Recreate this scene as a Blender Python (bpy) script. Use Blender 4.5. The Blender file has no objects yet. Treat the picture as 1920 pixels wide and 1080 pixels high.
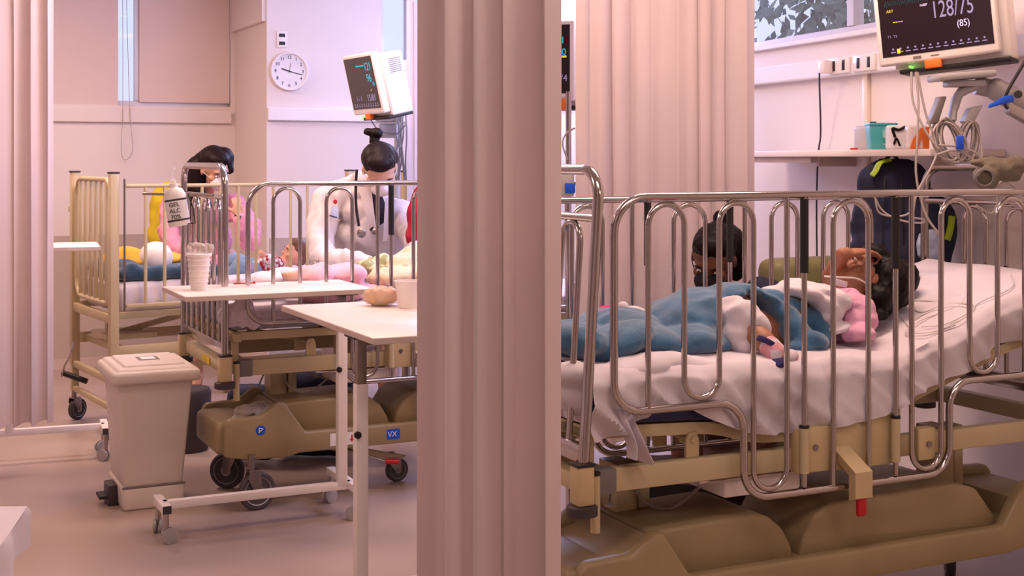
import bpy, bmesh, math, random
from mathutils import Vector, Matrix, noise, Quaternion
random.seed(7)
sc = bpy.context.scene
C = sc.collection
PI = math.pi
F = 2500.0; HY = 300.0; EYE = 1.5
# ------------------------------------------------------------------ camera
cd = bpy.data.cameras.new('camera'); cam = bpy.data.objects.new('camera', cd); C.objects.link(cam)
cam.location = (0, 0, EYE); cam.rotation_euler = (PI/2, 0, 0)
cd.sensor_width = 36.0; cd.lens = F/1920*36.0; cd.shift_y = -(540-HY)/1920.0
cd.clip_start = 0.05
cd.dof.use_dof = False
sc.camera = cam
sc.view_settings.view_transform = 'Standard'; sc.view_settings.look = 'None'
sc.view_settings.gamma = 1.0; sc.view_settings.use_curve_mapping = False
sc.view_settings.exposure = -0.02
# ------------------------------------------------------------------ world (daylight outside)
wd = bpy.data.worlds.new('world'); sc.world = wd; wd.use_nodes = True
wn = wd.node_tree.nodes; wl = wd.node_tree.links
bg = wn['Background']; bg.inputs[0].default_value = (0.62, 0.68, 1.0, 1); bg.inputs[1].default_value = 1.25

def at(px, py, Y):
    return Vector(((px-960)/F*Y, Y, EYE + (HY-py)/F*Y))
A_DIR = math.radians(25.5)
U = Vector((math.cos(A_DIR), math.sin(A_DIR), 0)); W = Vector((-math.sin(A_DIR), math.cos(A_DIR), 0))
def onw(px, w0):                       # depth where the column px meets the plane W = w0
    k = (px-960)/F
    return w0/(W.y + W.x*k)

# ------------------------------------------------------------------ lights
def area(name, loc, aim, size, sy, power, col, spread=180):
    l = bpy.data.lights.new(name, 'AREA'); l.shape = 'RECTANGLE'; l.size = size; l.size_y = sy
    l.energy = power; l.color = col; l.spread = math.radians(spread)
    o = bpy.data.objects.new(name, l); C.objects.link(o); o.location = loc
    o.rotation_euler = (Vector(aim)-Vector(loc)).to_track_quat('-Z', 'Y').to_euler()
    return o
WARM = (1.0, 0.68, 0.54)
CEIL = 3.05
LAMPS = [(-3.0, 7.4), (-1.0, 6.2), (0.95, 4.5), (-2.6, 3.4), (0.6, 2.4), (-0.8, 0.2), (2.6, 1.2)]
SOFT = (1.0, 0.79, 0.72)
POWER = [62, 46, 40, 30, 17, 16, 16]
for i, (x, y) in enumerate(LAMPS):
    area('ceiling_lamp_light', (x, y, CEIL-0.06), (x, y, 0), 1.15, 0.55, POWER[i], WARM if i < 4 else SOFT)
# daylight through the two bright windows (placed just inside the panes)
area('window_daylight', (0.98, 6.6, 2.5), (-1.8, 7.8, 1.9), 1.9, 0.7, 72, (0.48, 0.54, 1.0))
area('window_daylight', (-0.25, 9.86, 2.55), (0.9, 6.2, 1.3), 0.9, 0.6, 72, (0.48, 0.54, 1.0))

# ------------------------------------------------------------------ materials
def lin(c):
    return tuple((v/255/12.92) if v/255 <= 0.04045 else ((v/255+0.055)/1.055)**2.4 for v in c)
MATS = {}
def mat(name, col, rough=0.6, metal=0.0, var=0.06, scale=6.0, bump=0.0, bscale=60.0, emit=0.0, alpha=1.0,
        trans=0.0, sheen=0.0, spec=0.5, sss=0.0, coat=0.0, col2=None, thin=0.0):
    if name in MATS: return MATS[name]
    m = bpy.data.materials.new(name); m.use_nodes = True; MATS[name] = m
    nt = m.node_tree; b = nt.nodes['Principled BSDF']
    c = lin(col)
    tc = nt.nodes.new('ShaderNodeTexCoord'); nz = nt.nodes.new('ShaderNodeTexNoise')
    nz.inputs['Scale'].default_value = scale; nz.inputs['Detail'].default_value = 3
    nt.links.new(tc.outputs['Object'], nz.inputs['Vector'])
    rp = nt.nodes.new('ShaderNodeValToRGB')
    a = tuple(max(0, v*(1-var)) for v in c); d = tuple(min(1, v*(1+var)) for v in c)
    if col2: a = c; d = lin(col2)
    rp.color_ramp.elements[0].color = (*a, 1); rp.color_ramp.elements[1].color = (*d, 1)
    rp.color_ramp.elements[0].position = 0.35; rp.color_ramp.elements[1].position = 0.65
    if col2: rp.color_ramp.elements[0].position = 0.47; rp.color_ramp.elements[1].position = 0.53
    nt.links.new(nz.outputs['Fac'], rp.inputs['Fac']); nt.links.new(rp.outputs['Color'], b.inputs['Base Color'])
    b.inputs['Roughness'].default_value = rough; b.inputs['Metallic'].default_value = metal
    b.inputs['Specular IOR Level'].default_value = spec
    if coat: b.inputs['Coat Weight'].default_value = coat; b.inputs['Coat Roughness'].default_value = 0.1
    if sheen: b.inputs['Sheen Weight'].default_value = sheen
    if sss:
        b.inputs['Subsurface Weight'].default_value = sss; b.inputs['Subsurface Radius'].default_value = (0.02, 0.008, 0.004)
        b.inputs['Subsurface Scale'].default_value = 0.5
    if trans: b.inputs['Transmission Weight'].default_value = trans
    if alpha < 1: b.inputs['Alpha'].default_value = alpha
    if emit:
        b.inputs['Emission Color'].default_value = (*c, 1); b.inputs['Emission Strength'].default_value = emit
    if bump:
        n2 = nt.nodes.new('ShaderNodeTexNoise'); n2.inputs['Scale'].default_value = bscale; n2.inputs['Detail'].default_value = 4
        nt.links.new(tc.outputs['Object'], n2.inputs['Vector'])
        bp = nt.nodes.new('ShaderNodeBump'); bp.inputs['Strength'].default_value = bump; bp.inputs['Distance'].default_value = 0.01
        nt.links.new(n2.outputs['Fac'], bp.inputs['Height']); nt.links.new(bp.outputs['Normal'], b.inputs['Normal'])
    if thin:
        tl = nt.nodes.new('ShaderNodeBsdfTranslucent'); mx = nt.nodes.new('ShaderNodeMixShader'); mx.inputs[0].default_value = thin
        nt.links.new(rp.outputs['Color'], tl.inputs['Color']); nt.links.new(b.outputs[0], mx.inputs[1]); nt.links.new(tl.outputs[0], mx.inputs[2])
        nt.links.new(mx.outputs[0], nt.nodes['Material Output'].inputs['Surface'])
    return m
M_wall = mat('wall_paint', (230, 218, 212), 0.55, var=0.02, scale=1.2)
M_wall2 = mat('wall_wainscot', (188, 172, 160), 0.5, var=0.02, scale=1.2)
M_trunk = mat('white_trunking', (236, 232, 232), 0.35, var=0.01)
M_ceil = mat('ceiling_paint', (225, 218, 212), 0.8, var=0.02)
M_floor = mat('vinyl_floor', (176, 156, 146), 0.3, var=0.05, scale=2.2, bump=0.04, bscale=9)
M_curt = mat('curtain_vinyl', (230, 214, 212), 0.55, var=0.02, scale=3, sheen=0.1, thin=0.35)
M_net = mat('curtain_net', (225, 205, 196), 0.6, var=0.02)
M_blind = mat('blind_fabric', (238, 216, 208), 0.8, var=0.015, scale=2, thin=0.12)
M_frame = mat('window_aluminium', (208, 200, 206), 0.4, metal=0.2, var=0.02)
M_chrome = mat('stainless_steel', (186, 178, 176), 0.16, metal=1.0, var=0.03, scale=14)
M_chrome2 = mat('brushed_steel', (150, 140, 136), 0.35, metal=1.0, var=0.03, scale=14)
M_beige = mat('beige_enamel', (196, 178, 140), 0.42, var=0.03, scale=5, coat=0.15)
M_hull = mat('beige_plastic', (156, 136, 100), 0.45, var=0.05, scale=4)
M_cream = mat('cream_enamel', (200, 178, 136), 0.4, var=0.03, scale=5)
M_black = mat('black_rubber', (26, 22, 24), 0.55, var=0.1)
M_grey = mat('grey_plastic', (120, 112, 110), 0.5)
M_dkgrey = mat('dark_grey_plastic', (58, 50, 52), 0.5)
M_tyre = mat('grey_tyre', (74, 68, 70), 0.6)
M_ltgrey = mat('light_grey_plastic', (176, 170, 170), 0.45)
M_white = mat('white_enamel', (240, 230, 226), 0.35, var=0.02)
M_lam = mat('white_laminate', (236, 222, 214), 0.4, var=0.02)
M_lamedge = mat('laminate_edge', (205, 185, 175), 0.5)
M_sheet = mat('white_sheet', (214, 204, 212), 0.85, var=0.02, bump=0.25, bscale=14, sheen=0.2)
M_navy = mat('navy_vinyl', (22, 26, 86), 0.45)
M_fleece = mat('blue_fleece', (56, 100, 134), 0.95, var=0.15, scale=18, bump=0.2, bscale=120, sheen=0.5)
M_fleece2 = mat('dark_blue_fleece', (44, 76, 100), 0.95, var=0.2, scale=14, bump=0.5, bscale=120, sheen=0.4)
M_skin = mat('light_skin', (206, 158, 132), 0.5, var=0.05, sss=0.15)
M_skin2 = mat('baby_skin', (214, 158, 134), 0.5, var=0.06, sss=0.15)
M_skinb = mat('brown_skin', (160, 106, 80), 0.5, var=0.06, sss=0.12)
M_skinb2 = mat('deep_brown_skin', (112, 70, 50), 0.5, var=0.06, sss=0.1)
M_hair = mat('dark_brown_hair', (26, 13, 12), 0.5, var=0.3, scale=30, spec=0.16, bump=0.15, bscale=70)
M_hair2 = mat('black_hair', (15, 8, 8), 0.5, var=0.3, scale=30, spec=0.16, bump=0.15, bscale=70)
M_coat = mat('white_coat_cotton', (212, 202, 204), 0.85, var=0.03, bump=0.25, bscale=18)
M_mask = mat('mask_paper', (232, 222, 222), 0.8, var=0.02)
M_pinkj = mat('pink_jacket', (226, 150, 176), 0.85, var=0.06, bump=0.3, bscale=30)
M_dark = mat('black_cloth', (34, 26, 34), 0.9, var=0.1)
M_navyc = mat('navy_cloth', (34, 36, 62), 0.85, var=0.2, scale=8, bump=0.4, bscale=40)
M_lime = mat('lime_piping', (160, 190, 30), 0.6)
M_red = mat('red_plastic', (190, 22, 34), 0.4)
M_redc = mat('red_cloth', (160, 20, 44), 0.8, bump=0.3, bscale=25)
M_orange = mat('orange_plastic', (238, 120, 40), 0.45)
M_yellow = mat('yellow_cloth', (222, 196, 40), 0.8, var=0.12, bump=0.3, bscale=25)
M_yellow2 = mat('mustard_blanket', (226, 166, 50), 0.85, var=0.12, bump=0.3, bscale=25)
M_olive = mat('olive_vinyl', (128, 124, 84), 0.5, var=0.08)
M_pink = mat('pink_blanket', (226, 172, 182), 0.9, var=0.03, bump=0.4, bscale=30, sheen=0.3)
M_pinkknit = mat('pink_shirt', (216, 160, 188), 0.9, var=0.04, bump=0.4, bscale=60)
M_creamf = mat('cream_fleece', (222, 198, 160), 0.95, var=0.06, bump=0.6, bscale=40, sheen=0.4)
M_patch = mat('patterned_fleece', (214, 206, 164), 0.95, col2=(150, 150, 104), scale=22, bump=0.5, bscale=40)
M_teal = mat('teal_plastic', (70, 168, 172), 0.4)
M_blue = mat('blue_plastic', (20, 84, 214), 0.4)
M_ltblue = mat('pale_blue_plastic', (196, 208, 240), 0.4)
M_screen = mat('screen_glass', (40, 28, 34), 0.12, var=0.05, emit=0.25)
M_tW = mat('screen_white', (190, 186, 214), 0.4, emit=0.8)
M_tG = mat('screen_lavender', (128, 122, 160), 0.4, emit=0.75)
M_tC = mat('screen_cyan', (30, 160, 190), 0.4, emit=0.8)
M_tC2 = mat('screen_teal', (30, 96, 104), 0.4, emit=0.6)
M_tY = mat('screen_yellow', (206, 196, 50), 0.4, emit=0.8)
M_tB = mat('screen_blue', (56, 52, 110), 0.4, emit=0.6)
M_led = mat('green_led', (120, 240, 90), 0.4, emit=2.0)
M_cable = mat('grey_cable', (168, 156, 152), 0.5)
M_cabled = mat('dark_cable', (44, 38, 46), 0.5)
M_tube = mat('clear_tube', (214, 206, 204), 0.2, spec=0.8)
M_bread = mat('bread_crust', (236, 178, 110), 0.7, var=0.15, scale=20)
M_juice = mat('orange_puree', (224, 150, 92), 0.5)
M_clear = mat('clear_plastic', (240, 235, 235), 0.12, alpha=0.35, bump=0.6, bscale=30)
M_bag = mat('crinkled_bag', (226, 214, 206), 0.25, alpha=0.4, bump=1.0, bscale=26)
M_glass = mat('window_glass', (235, 240, 255), 0.03, alpha=0.08, spec=0.6)
M_ink = mat('black_ink', (30, 26, 34), 0.6)
M_card = mat('white_card', (236, 232, 234), 0.6)
M_bin = mat('bin_plastic', (216, 202, 192), 0.42, var=0.02)
M_lamp = mat('lamp_diffuser', (255, 236, 226), 0.6, emit=1.6)
M_mattg = mat('grey_mattress', (150, 146, 156), 0.7)
M_leaf = mat('leaf_green', (112, 128, 112), 0.7, var=0.4, scale=4)
M_bark = mat('bark', (96, 84, 74), 0.9)
M_ext = mat('exterior_wall', (196, 202, 224), 0.8)
M_jean = mat('grey_blue_jeans', (120, 146, 172), 0.9, var=0.1, bump=0.5, bscale=40)
M_patt = mat('red_white_pattern', (224, 216, 216), 0.9, col2=(160, 30, 50), scale=34, bump=0.2, bscale=40)
M_gold = mat('gold_bell', (214, 168, 60), 0.3, metal=0.8)
M_magenta = mat('magenta_cloth', (214, 36, 110), 0.8)

# ------------------------------------------------------------------ mesh helpers
def link(name, me, m, parent=None, smooth=True, ang=40):
    me.materials.clear(); me.materials.append(m)
    o = bpy.data.objects.new(name, me); C.objects.link(o)
    if parent is not None: o.parent = parent
    if smooth:
        for p in me.polygons: p.use_smooth = True
        me.set_sharp_from_angle(angle=math.radians(ang))
    return o
class MB:
    def __init__(s): s.bm = bmesh.new()
    def _add(s, verts, faces, M=None):
        vs = [s.bm.verts.new(M @ Vector(v) if M else Vector(v)) for v in verts]
        for f in faces:
            try: s.bm.faces.new([vs[i] for i in f])
            except ValueError: pass
        return vs
    def box(s, x0, x1, y0, y1, z0, z1, bev=0.0, M=None, seg=2):
        t = bmesh.new(); bmesh.ops.create_cube(t, size=1.0)
        for v in t.verts: v.co = Vector(((x0+x1)/2 + v.co.x*(x1-x0), (y0+y1)/2 + v.co.y*(y1-y0), (z0+z1)/2 + v.co.z*(z1-z0)))
        if bev: bmesh.ops.bevel(t, geom=t.edges[:], offset=bev, segments=seg, profile=0.5, affect='EDGES')
        s.merge(t, M); return s
    def merge(s, t, M=None):
        t.verts.index_update()
        vs = [s.bm.verts.new(M @ v.co if M else v.co) for v in t.verts]
        for f in t.faces:
            try: s.bm.faces.new([vs[v.index] for v in f.verts])
            except ValueError: pass
        t.free()
    def tube(s, pts, r, n=10, closed=False, caps=True, flat=1.0):
        pts = [Vector(p) for p in pts]; N = len(pts)
        if N < 2: return s
        def tan(i):
            if closed: return (pts[(i+1) % N]-pts[(i-1) % N]).normalized()
            if i == 0: return (pts[1]-pts[0]).normalized()
            if i == N-1: return (pts[-1]-pts[-2]).normalized()
            return ((pts[i+1]-pts[i]).normalized()+(pts[i]-pts[i-1]).normalized()).normalized()
        t0 = tan(0); a = Vector((0, 0, 1)) if abs(t0.z) < 0.9 else Vector((1, 0, 0))
        nrm = t0.cross(a).normalized(); rings = []
        pt = t0
        for i in range(N):
            t = tan(i); q = pt.rotation_difference(t); nrm = (q @ nrm).normalized(); pt = t
            b = t.cross(nrm).normalized(); rr = r[i] if isinstance(r, (list, tuple)) else r
            rings.append([s.bm.verts.new(pts[i]+nrm*math.cos(2*PI*k/n)*rr+b*math.sin(2*PI*k/n)*rr*flat) for k in range(n)])
        for i in range(N if closed else N-1):
            A, B = rings[i], rings[(i+1) % N]
            for k in range(n):
                try: s.bm.faces.new((A[k], A[(k+1) % n], B[(k+1) % n], B[k]))
                except ValueError: pass
        if caps and not closed:
            s.bm.faces.new(rings[0][::-1]); s.bm.faces.new(rings[-1])
        return s
    def lathe(s, prof, n=32, M=None, cap=True):
        rings = []
        for (r, z) in prof:
            rings.append([s.bm.verts.new((M @ Vector((r*math.cos(2*PI*k/n), r*math.sin(2*PI*k/n), z))) if M else Vector((r*math.cos(2*PI*k/n), r*math.sin(2*PI*k/n), z))) for k in range(n)])
        for A, B in zip(rings, rings[1:]):
            for k in range(n): s.bm.faces.new((A[k], A[(k+1) % n], B[(k+1) % n], B[k]))
        if cap:
            s.bm.faces.new(rings[0][::-1]); s.bm.faces.new(rings[-1])
        return s
    def ell(s, c, rx, ry=None, rz=None, R=None, seg=20, ring=12):
        ry = ry or rx; rz = rz or rx
        t = bmesh.new(); bmesh.ops.create_uvsphere(t, u_segments=seg, v_segments=ring, radius=1)
        M = Matrix.Translation(Vector(c)) @ (R.to_4x4() if R else Matrix.Identity(4)) @ Matrix.Diagonal((rx, ry, rz, 1))
        s.merge(t, M); return s
    def prism(s, poly, y0, y1, bev=0.0, M=None, seg=2):   # polygon in x-z extruded in y
        t = bmesh.new()
        a = [t.verts.new((x, y0, z)) for x, z in poly]; b = [t.verts.new((x, y1, z)) for x, z in poly]; n = len(poly)
        t.faces.new(a); t.faces.new(b[::-1])
        for i in range(n): t.faces.new((a[i], b[i], b[(i+1) % n], a[(i+1) % n]))
        bmesh.ops.recalc_face_normals(t, faces=t.faces)
        if bev: bmesh.ops.bevel(t, geom=t.edges[:], offset=bev, segments=seg, profile=0.5, affect='EDGES')
        s.merge(t, M); return s
    def build(s, name, m, parent=None, smooth=True, ang=40):
        bmesh.ops.recalc_face_normals(s.bm, faces=s.bm.faces)
        me = bpy.data.meshes.new(name); s.bm.to_mesh(me); s.bm.free()
        return link(name, me, m, parent, smooth, ang)
def fillet(pts, r, closed=False, seg=7):
    pts = [Vector(p) for p in pts]; N = len(pts); out = []
    for i in range(N):
        if not closed and i in (0, N-1): out.append(pts[i]); continue
        p, a, b = pts[i], pts[i-1], pts[(i+1) % N]
        da = (a-p); db = (b-p); rr = r[i] if isinstance(r, (list, tuple)) else r
        la, lb = min(rr, da.length*0.5), min(rr, db.length*0.5); l = min(la, lb)
        s0 = p+da.normalized()*l; s1 = p+db.normalized()*l
        ang = da.angle(db); c = None
        for k in range(seg+1):
            t = k/seg   # circular-ish arc through a slerp about the centre
            if abs(ang-PI) < 0.02: out.append(s0.lerp(s1, t)); continue
            bis = (da.normalized()+db.normalized()).normalized(); c = p+bis*(l/math.cos(ang/2))
            v0, v1 = s0-c, s1-c; th = v0.angle(v1)
            out.append(c+(v0*math.sin((1-t)*th)+v1*math.sin(t*th))/math.sin(th))
    return out
def spline(pts, n=8):
    pts = [Vector(p) for p in pts]; P = [pts[0]*2-pts[1]]+pts+[pts[-1]*2-pts[-2]]; out = []
    for i in range(1, len(P)-2):
        for k in range(n):
            t = k/n; a, b, c, d = P[i-1], P[i], P[i+1], P[i+2]
            out.append(0.5*((2*b)+(c-a)*t+(2*a-5*b+4*c-d)*t*t+(3*b-a-3*c+d)*t**3))
    out.append(pts[-1]); return out
def tag(o, label, cat, group=None):
    o['label'] = label; o['category'] = cat
    if group: o['group'] = group
    return o
def thing(name, label, cat, loc=(0, 0, 0), rotz=0.0, group=None):
    o = bpy.data.objects.new(name, None); C.objects.link(o); o.location = loc; o.rotation_euler = (0, 0, rotz)
    o.empty_display_size = 0.1
    return tag(o, label, cat, group)
def struct(name, mb, m, parent=None, smooth=False):
    o = mb.build(name, m, parent, smooth)
    if parent is None: o['kind'] = 'structure'
    return o
def frozen(me_obj):                      # evaluate the modifiers into a plain mesh
    dg = bpy.context.evaluated_depsgraph_get(); dg.update()
    me = bpy.data.meshes.new_from_object(me_obj.evaluated_get(dg)); return me
def blob(name, mb, m, parent=None, vox=0.01, smooth=4, wr=0.0, wsc=9.0, stretch=(1, 1, 1), sub=None):
    """union of the solids in mb as one smooth skin"""
    me = bpy.data.meshes.new('tmp'); mb.bm.normal_update(); mb.bm.to_mesh(me); mb.bm.free()
    o = bpy.data.objects.new('tmp', me); C.objects.link(o)
    r = o.modifiers.new('r', 'REMESH'); r.mode = 'VOXEL'; r.voxel_size = vox
    s = o.modifiers.new('s', 'SMOOTH'); s.iterations = smooth; s.factor = 0.5
    out = frozen(o); bpy.data.objects.remove(o); bpy.data.meshes.remove(me)
    if wr:
        ns = [v.normal.copy() for v in out.vertices]
        for v, n in zip(out.vertices, ns):
            p = Vector((v.co.x*stretch[0], v.co.y*stretch[1], v.co.z*stretch[2]))*wsc
            q = noise.noise(p+Vector((3.1, 7.7, 1.3)))
            v.co += n*wr*((1-abs(q)*2.6)*0.6+noise.noise(p*2.3)*0.5)
    out.update()
    return link(name, out, m, parent, True, 80)
def sweep_prims(mb, chain, seg=16):       # tapered limb: [(point, radius), ...]
    for (p, r) in chain: mb.ell(p, r, seg=seg, ring=10)
    for (p, r), (q, s) in zip(chain, chain[1:]):
        mb.tube([p, q], [r, s], n=seg)
def text_obj(name, body, size, m, parent, M, ext=0.0006, align='CENTER', sx=1.0):
    cu = bpy.data.curves.new('t', 'FONT'); cu.body = body; cu.size = size; cu.align_x = align; cu.align_y = 'CENTER'; cu.extrude = ext
    t = bpy.data.objects.new('t', cu); C.objects.link(t); me = frozen(t)
    bpy.data.objects.remove(t)
    me.transform(M @ Matrix.Diagonal((sx, 1, 1, 1)))
    return link(name, me, m, parent, False)
def grid_cloth(nx, ny, fn):              # fn(s,t) -> Vector ; returns MB
    mb = MB(); g = [[mb.bm.verts.new(fn(i/nx, j/ny)) for j in range(ny+1)] for i in range(nx+1)]
    for i in range(nx):
        for j in range(ny): mb.bm.faces.new((g[i][j], g[i+1][j], g[i+1][j+1], g[i][j+1]))
    return mb
def solid(mb, th):
    bmesh.ops.recalc_face_normals(mb.bm, faces=mb.bm.faces)
    bm = mb.bm; bm.normal_update(); old = bm.verts[:]; fs = bm.faces[:]
    be = [e for e in bm.edges if len(e.link_faces) == 1]
    nv = {v: bm.verts.new(v.co-v.normal*th) for v in old}
    for f in fs: bm.faces.new([nv[v] for v in reversed(f.verts)])
    for e in be:
        a, b = e.verts
        try: bm.faces.new((a, b, nv[b], nv[a]))
        except ValueError: pass
    return mb
def sticker(name, m, parent, M, w, h, d=0.0015, bev=0.0):
    return MB().box(-w/2, w/2, -h/2, h/2, 0, d, bev, M).build(name, m, parent)

# =================================================================== ROOM
def wall_between(name, p, q, z0, z1, holes=(), th=0.15, m=M_wall):
    """wall slab from p to q (room on the -normal side), with window openings (s0, s1, z0, z1)"""
    p, q = Vector((p[0], p[1], 0)), Vector((q[0], q[1], 0)); d = (q-p); L = d.length; d.normalize()
    n = Vector((-d.y, d.x, 0))
    M = Matrix(((d.x, n.x, 0, p.x), (d.y, n.y, 0, p.y), (0, 0, 1, 0), (0, 0, 0, 1)))
    mb = MB(); xs = sorted({0, L, *[h[0] for h in holes], *[h[1] for h in holes]})
    for a, b in zip(xs, xs[1:]):
        h = next((h for h in holes if h[0] <= a+1e-6 and h[1] >= b-1e-6), None)
        if h:
            mb.box(a, b, 0, th, z0, h[2], M=M)
            if h[3] < z1: mb.box(a, b, 0, th, h[3], z1, M=M)
        else: mb.box(a, b, 0, th, z0, z1, M=M)
    return struct(name, mb, m), M
struct('floor', MB().box(-6.5, 6, -2.8, 12, -0.1, 0), M_floor)
struct('ceiling', MB().box(-6.5, 6, -2.8, 12, CEIL, CEIL+0.1), M_ceil)
PW = Vector((-3.187, 9.6, 0)); PC0 = Vector((-2.104, 10.117, 0)); PC1 = Vector((-1.709, 9.29, 0)); PX = Vector((0.231, 10.21, 0))
WRd = Vector((0.325, -0.946, 0)); WR0 = Vector((1.301, 7.1, 0)); PR = WR0+WRd*10.4
Pl = PW-U*3.2
# left wall with the blind-covered window
_, MW = wall_between('wall_left', Pl, PC0, 0, CEIL, holes=[(2.2, 3.2+1.17, 1.9, 2.95)])
_, MC = wall_between('wall_column', PC0, PC1, 0, CEIL, th=0.1)
_, MK = wall_between('wall_clock', PC1, PX, 0, CEIL, holes=[(0.84, 2.0, 2.2, 2.95)])
_, MR = wall_between('wall_right', PX, PR, 0, CEIL, holes=[(2.3, 4.95, 2.1, 2.95)])   # s = 3.29 + t
wall_between('wall_far_left', (-6.1, -2.8), (Pl.x, Pl.y), 0, CEIL)
wall_between('wall_behind', (5.0, -2.6), (-6.4, -2.6), 0, CEIL)
# wainscot, trunking, sills
struct('trim_1', MB().box(0.02, 4.36, -0.006, 0.0, 0.07, 0.955, M=MW), M_wall2)
struct('trim_2', MB().box(0.02, 2.12, -0.006, 0.0, 0.07, 0.955, M=MK), M_wall2)
struct('baseboard_left', MB().box(0.02, 4.36, -0.014, 0.0, 0.0, 0.07, M=MW), M_lamedge)
struct('baseboard_clock', MB().box(0.02, 2.12, -0.014, 0.0, 0.0, 0.07, M=MK), M_lamedge)
struct('trim_3', MB().box(1.9, 4.37, -0.035, 0.0, 1.775, 1.87, 0.006, M=MW), M_wall)
struct('trim_4', MB().box(0.0, 2.12, -0.04, 0.0, 1.775, 1.865, 0.006, M=MK), M_trunk)
struct('trim_5', MB().box(0.3, 6.2, -0.05, 0.0, 1.895, 1.985, 0.008, M=MR), M_trunk)
struct('trim_6', MB().box(2.3, 4.95, -0.03, 0.02, 2.075, 2.10, 0.004, M=MR), M_trunk)
struct('trim_7', MB().box(0.0, 0.9, -0.03, 0.0, 2.47, CEIL, 0.0, M=MC), M_wall)
# windows
def window(name, M, s0, s1, z0, z1, mull, fw=0.035):
    mb = MB()
    for a, b, c, d in ((s0, s1, z0, z0+fw), (s0, s1, z1-fw, z1), (s0, s0+fw, z0, z1), (s1-fw, s1, z0, z1)):
        mb.box(a, b, 0.04, 0.09, c, d, 0.003, M)
    for (q, w) in mull: mb.box(q-w/2, q+w/2, 0.035, 0.095, z0+fw, z1-fw, 0.003, M)
    o = struct(name, mb, M_frame)
    g = MB().box(s0+fw, s1-fw, 0.062, 0.068, z0+fw, z1-fw, M=M).build('pane', M_glass, o, False)
    return o
window('window_1', MW, 2.2, 4.37, 1.9, 2.95, [(3.70, 0.07)])
window('window_2', MK, 0.84, 2.0, 2.2, 2.95, [(1.06, 0.02)])
window('window_3', MR, 2.3, 4.95, 2.1, 2.95, [(4.12, 0.055), (4.45, 0.02)])
# ceiling lamps
for i, (x, y) in enumerate(LAMPS):
    t = thing('ceiling_light', 'recessed white ceiling light panel ' + ['above the beige crib', 'above the middle crib', 'above the near crib', 'over the floor left of the overbed tables', 'over the foreground curtain', 'behind the viewpoint, towards the left', 'behind the viewpoint, towards the right'][i], 'ceiling light', (x, y, CEIL))
    fr = MB()
    for a in (-1, 1): fr.box(a*0.6-0.02*(a > 0), a*0.6+0.02*(a < 0), -0.3, 0.3, -0.02, 0); fr.box(-0.6, 0.6, a*0.3-0.02*(a > 0), a*0.3+0.02*(a < 0), -0.02, 0)
    fr.build('frame', M_white, t, False)
    MB().box(-0.58, 0.58, -0.28, 0.28, -0.012, -0.002).build('diffuser', M_lamp, t, False)
# blinds
def blind(label, s0, s1, zb, chain=None):
    t = thing('roller_blind', label, 'blind')
    mb = grid_cloth(12, 16, lambda a, b: MW @ Vector((s0+(s1-s0)*a, 0.015+0.003*math.sin(b*7+a*2), zb+(2.95-zb)*b)))
    solid(mb, 0.002).build('fabric', M_blind, t)
    MB().box(s0, s1, 0.008, 0.022, zb-0.018, zb, 0.004, MW).build('bottom_bar', M_blind, t)
    if chain:
        s, z = chain
        pts = spline([MW @ Vector((s-0.012, 0.0, 2.9)), MW @ Vector((s-0.018, -0.045, 1.9)), MW @ Vector((s-0.03, -0.05, z+0.08)), MW @ Vector((s, -0.05, z)), MW @ Vector((s+0.05, -0.05, z+0.08)), MW @ Vector((s+0.03, -0.045, 1.9)), MW @ Vector((s+0.01, 0.0, 2.9))])
        MB().tube(pts, 0.0022, 6).build('pull_chain', M_cable, t)
SB = lambda px: ((lambda k: (PW.x-k*PW.y)/(k*U.y-U.x))((px-960)/F)) + 3.2
blind('pale roller blind beside the left curtain, with a hanging bead chain', SB(100)-0.8, SB(222), 1.885, (SB(233), 1.5))
blind('pale roller blind closest to the clock, fully lowered', SB(262), SB(431), 1.945)

# outside: a tree and a pale neighbouring wall beyond the right window
tr = thing('garden_tree', 'blurred leafy tree seen outside through the right-hand window', 'tree', (6.2, 14.0, 0))
mb = MB(); mb.tube(spline([(0, 0, 0), (0.1, 0, 2), (-0.05, 0.1, 4)]), [0.16]*8+[0.12]*8+[0.05], 10); mb.build('trunk', M_bark, tr)
mb = MB(); rnd = random.Random(3)
for i in range(9000):
    a = Vector((-0.9+rnd.gauss(0, 1.3), rnd.gauss(0, 0.8), 3.2+rnd.gauss(0, 1.0)))
    q = Quaternion((rnd.random()-.5, rnd.random()-.5, rnd.random()-.5, rnd.random()-.5)).normalized(); s = 0.06+rnd.random()*0.09
    mb._add([a+q @ Vector(v)*s for v in ((-1, 0, 0), (0, -.5, .1), (1.2, 0, 0), (0, .5, .1))], [(0, 1, 2, 3)])
o = mb.build('foliage', M_leaf, tr, False)
nb = MB().box(-1.4, 1.4, -0.1, 0.1, 0, 5, M=Matrix.Translation((7.0, 12.3, 0)) @ Matrix.Rotation(-1.1, 4, 'Z'))
o = nb.build('neighbouring_wall', M_ext, None, False); tag(o, 'pale exterior wall outside behind the monitor', 'wall')

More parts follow.
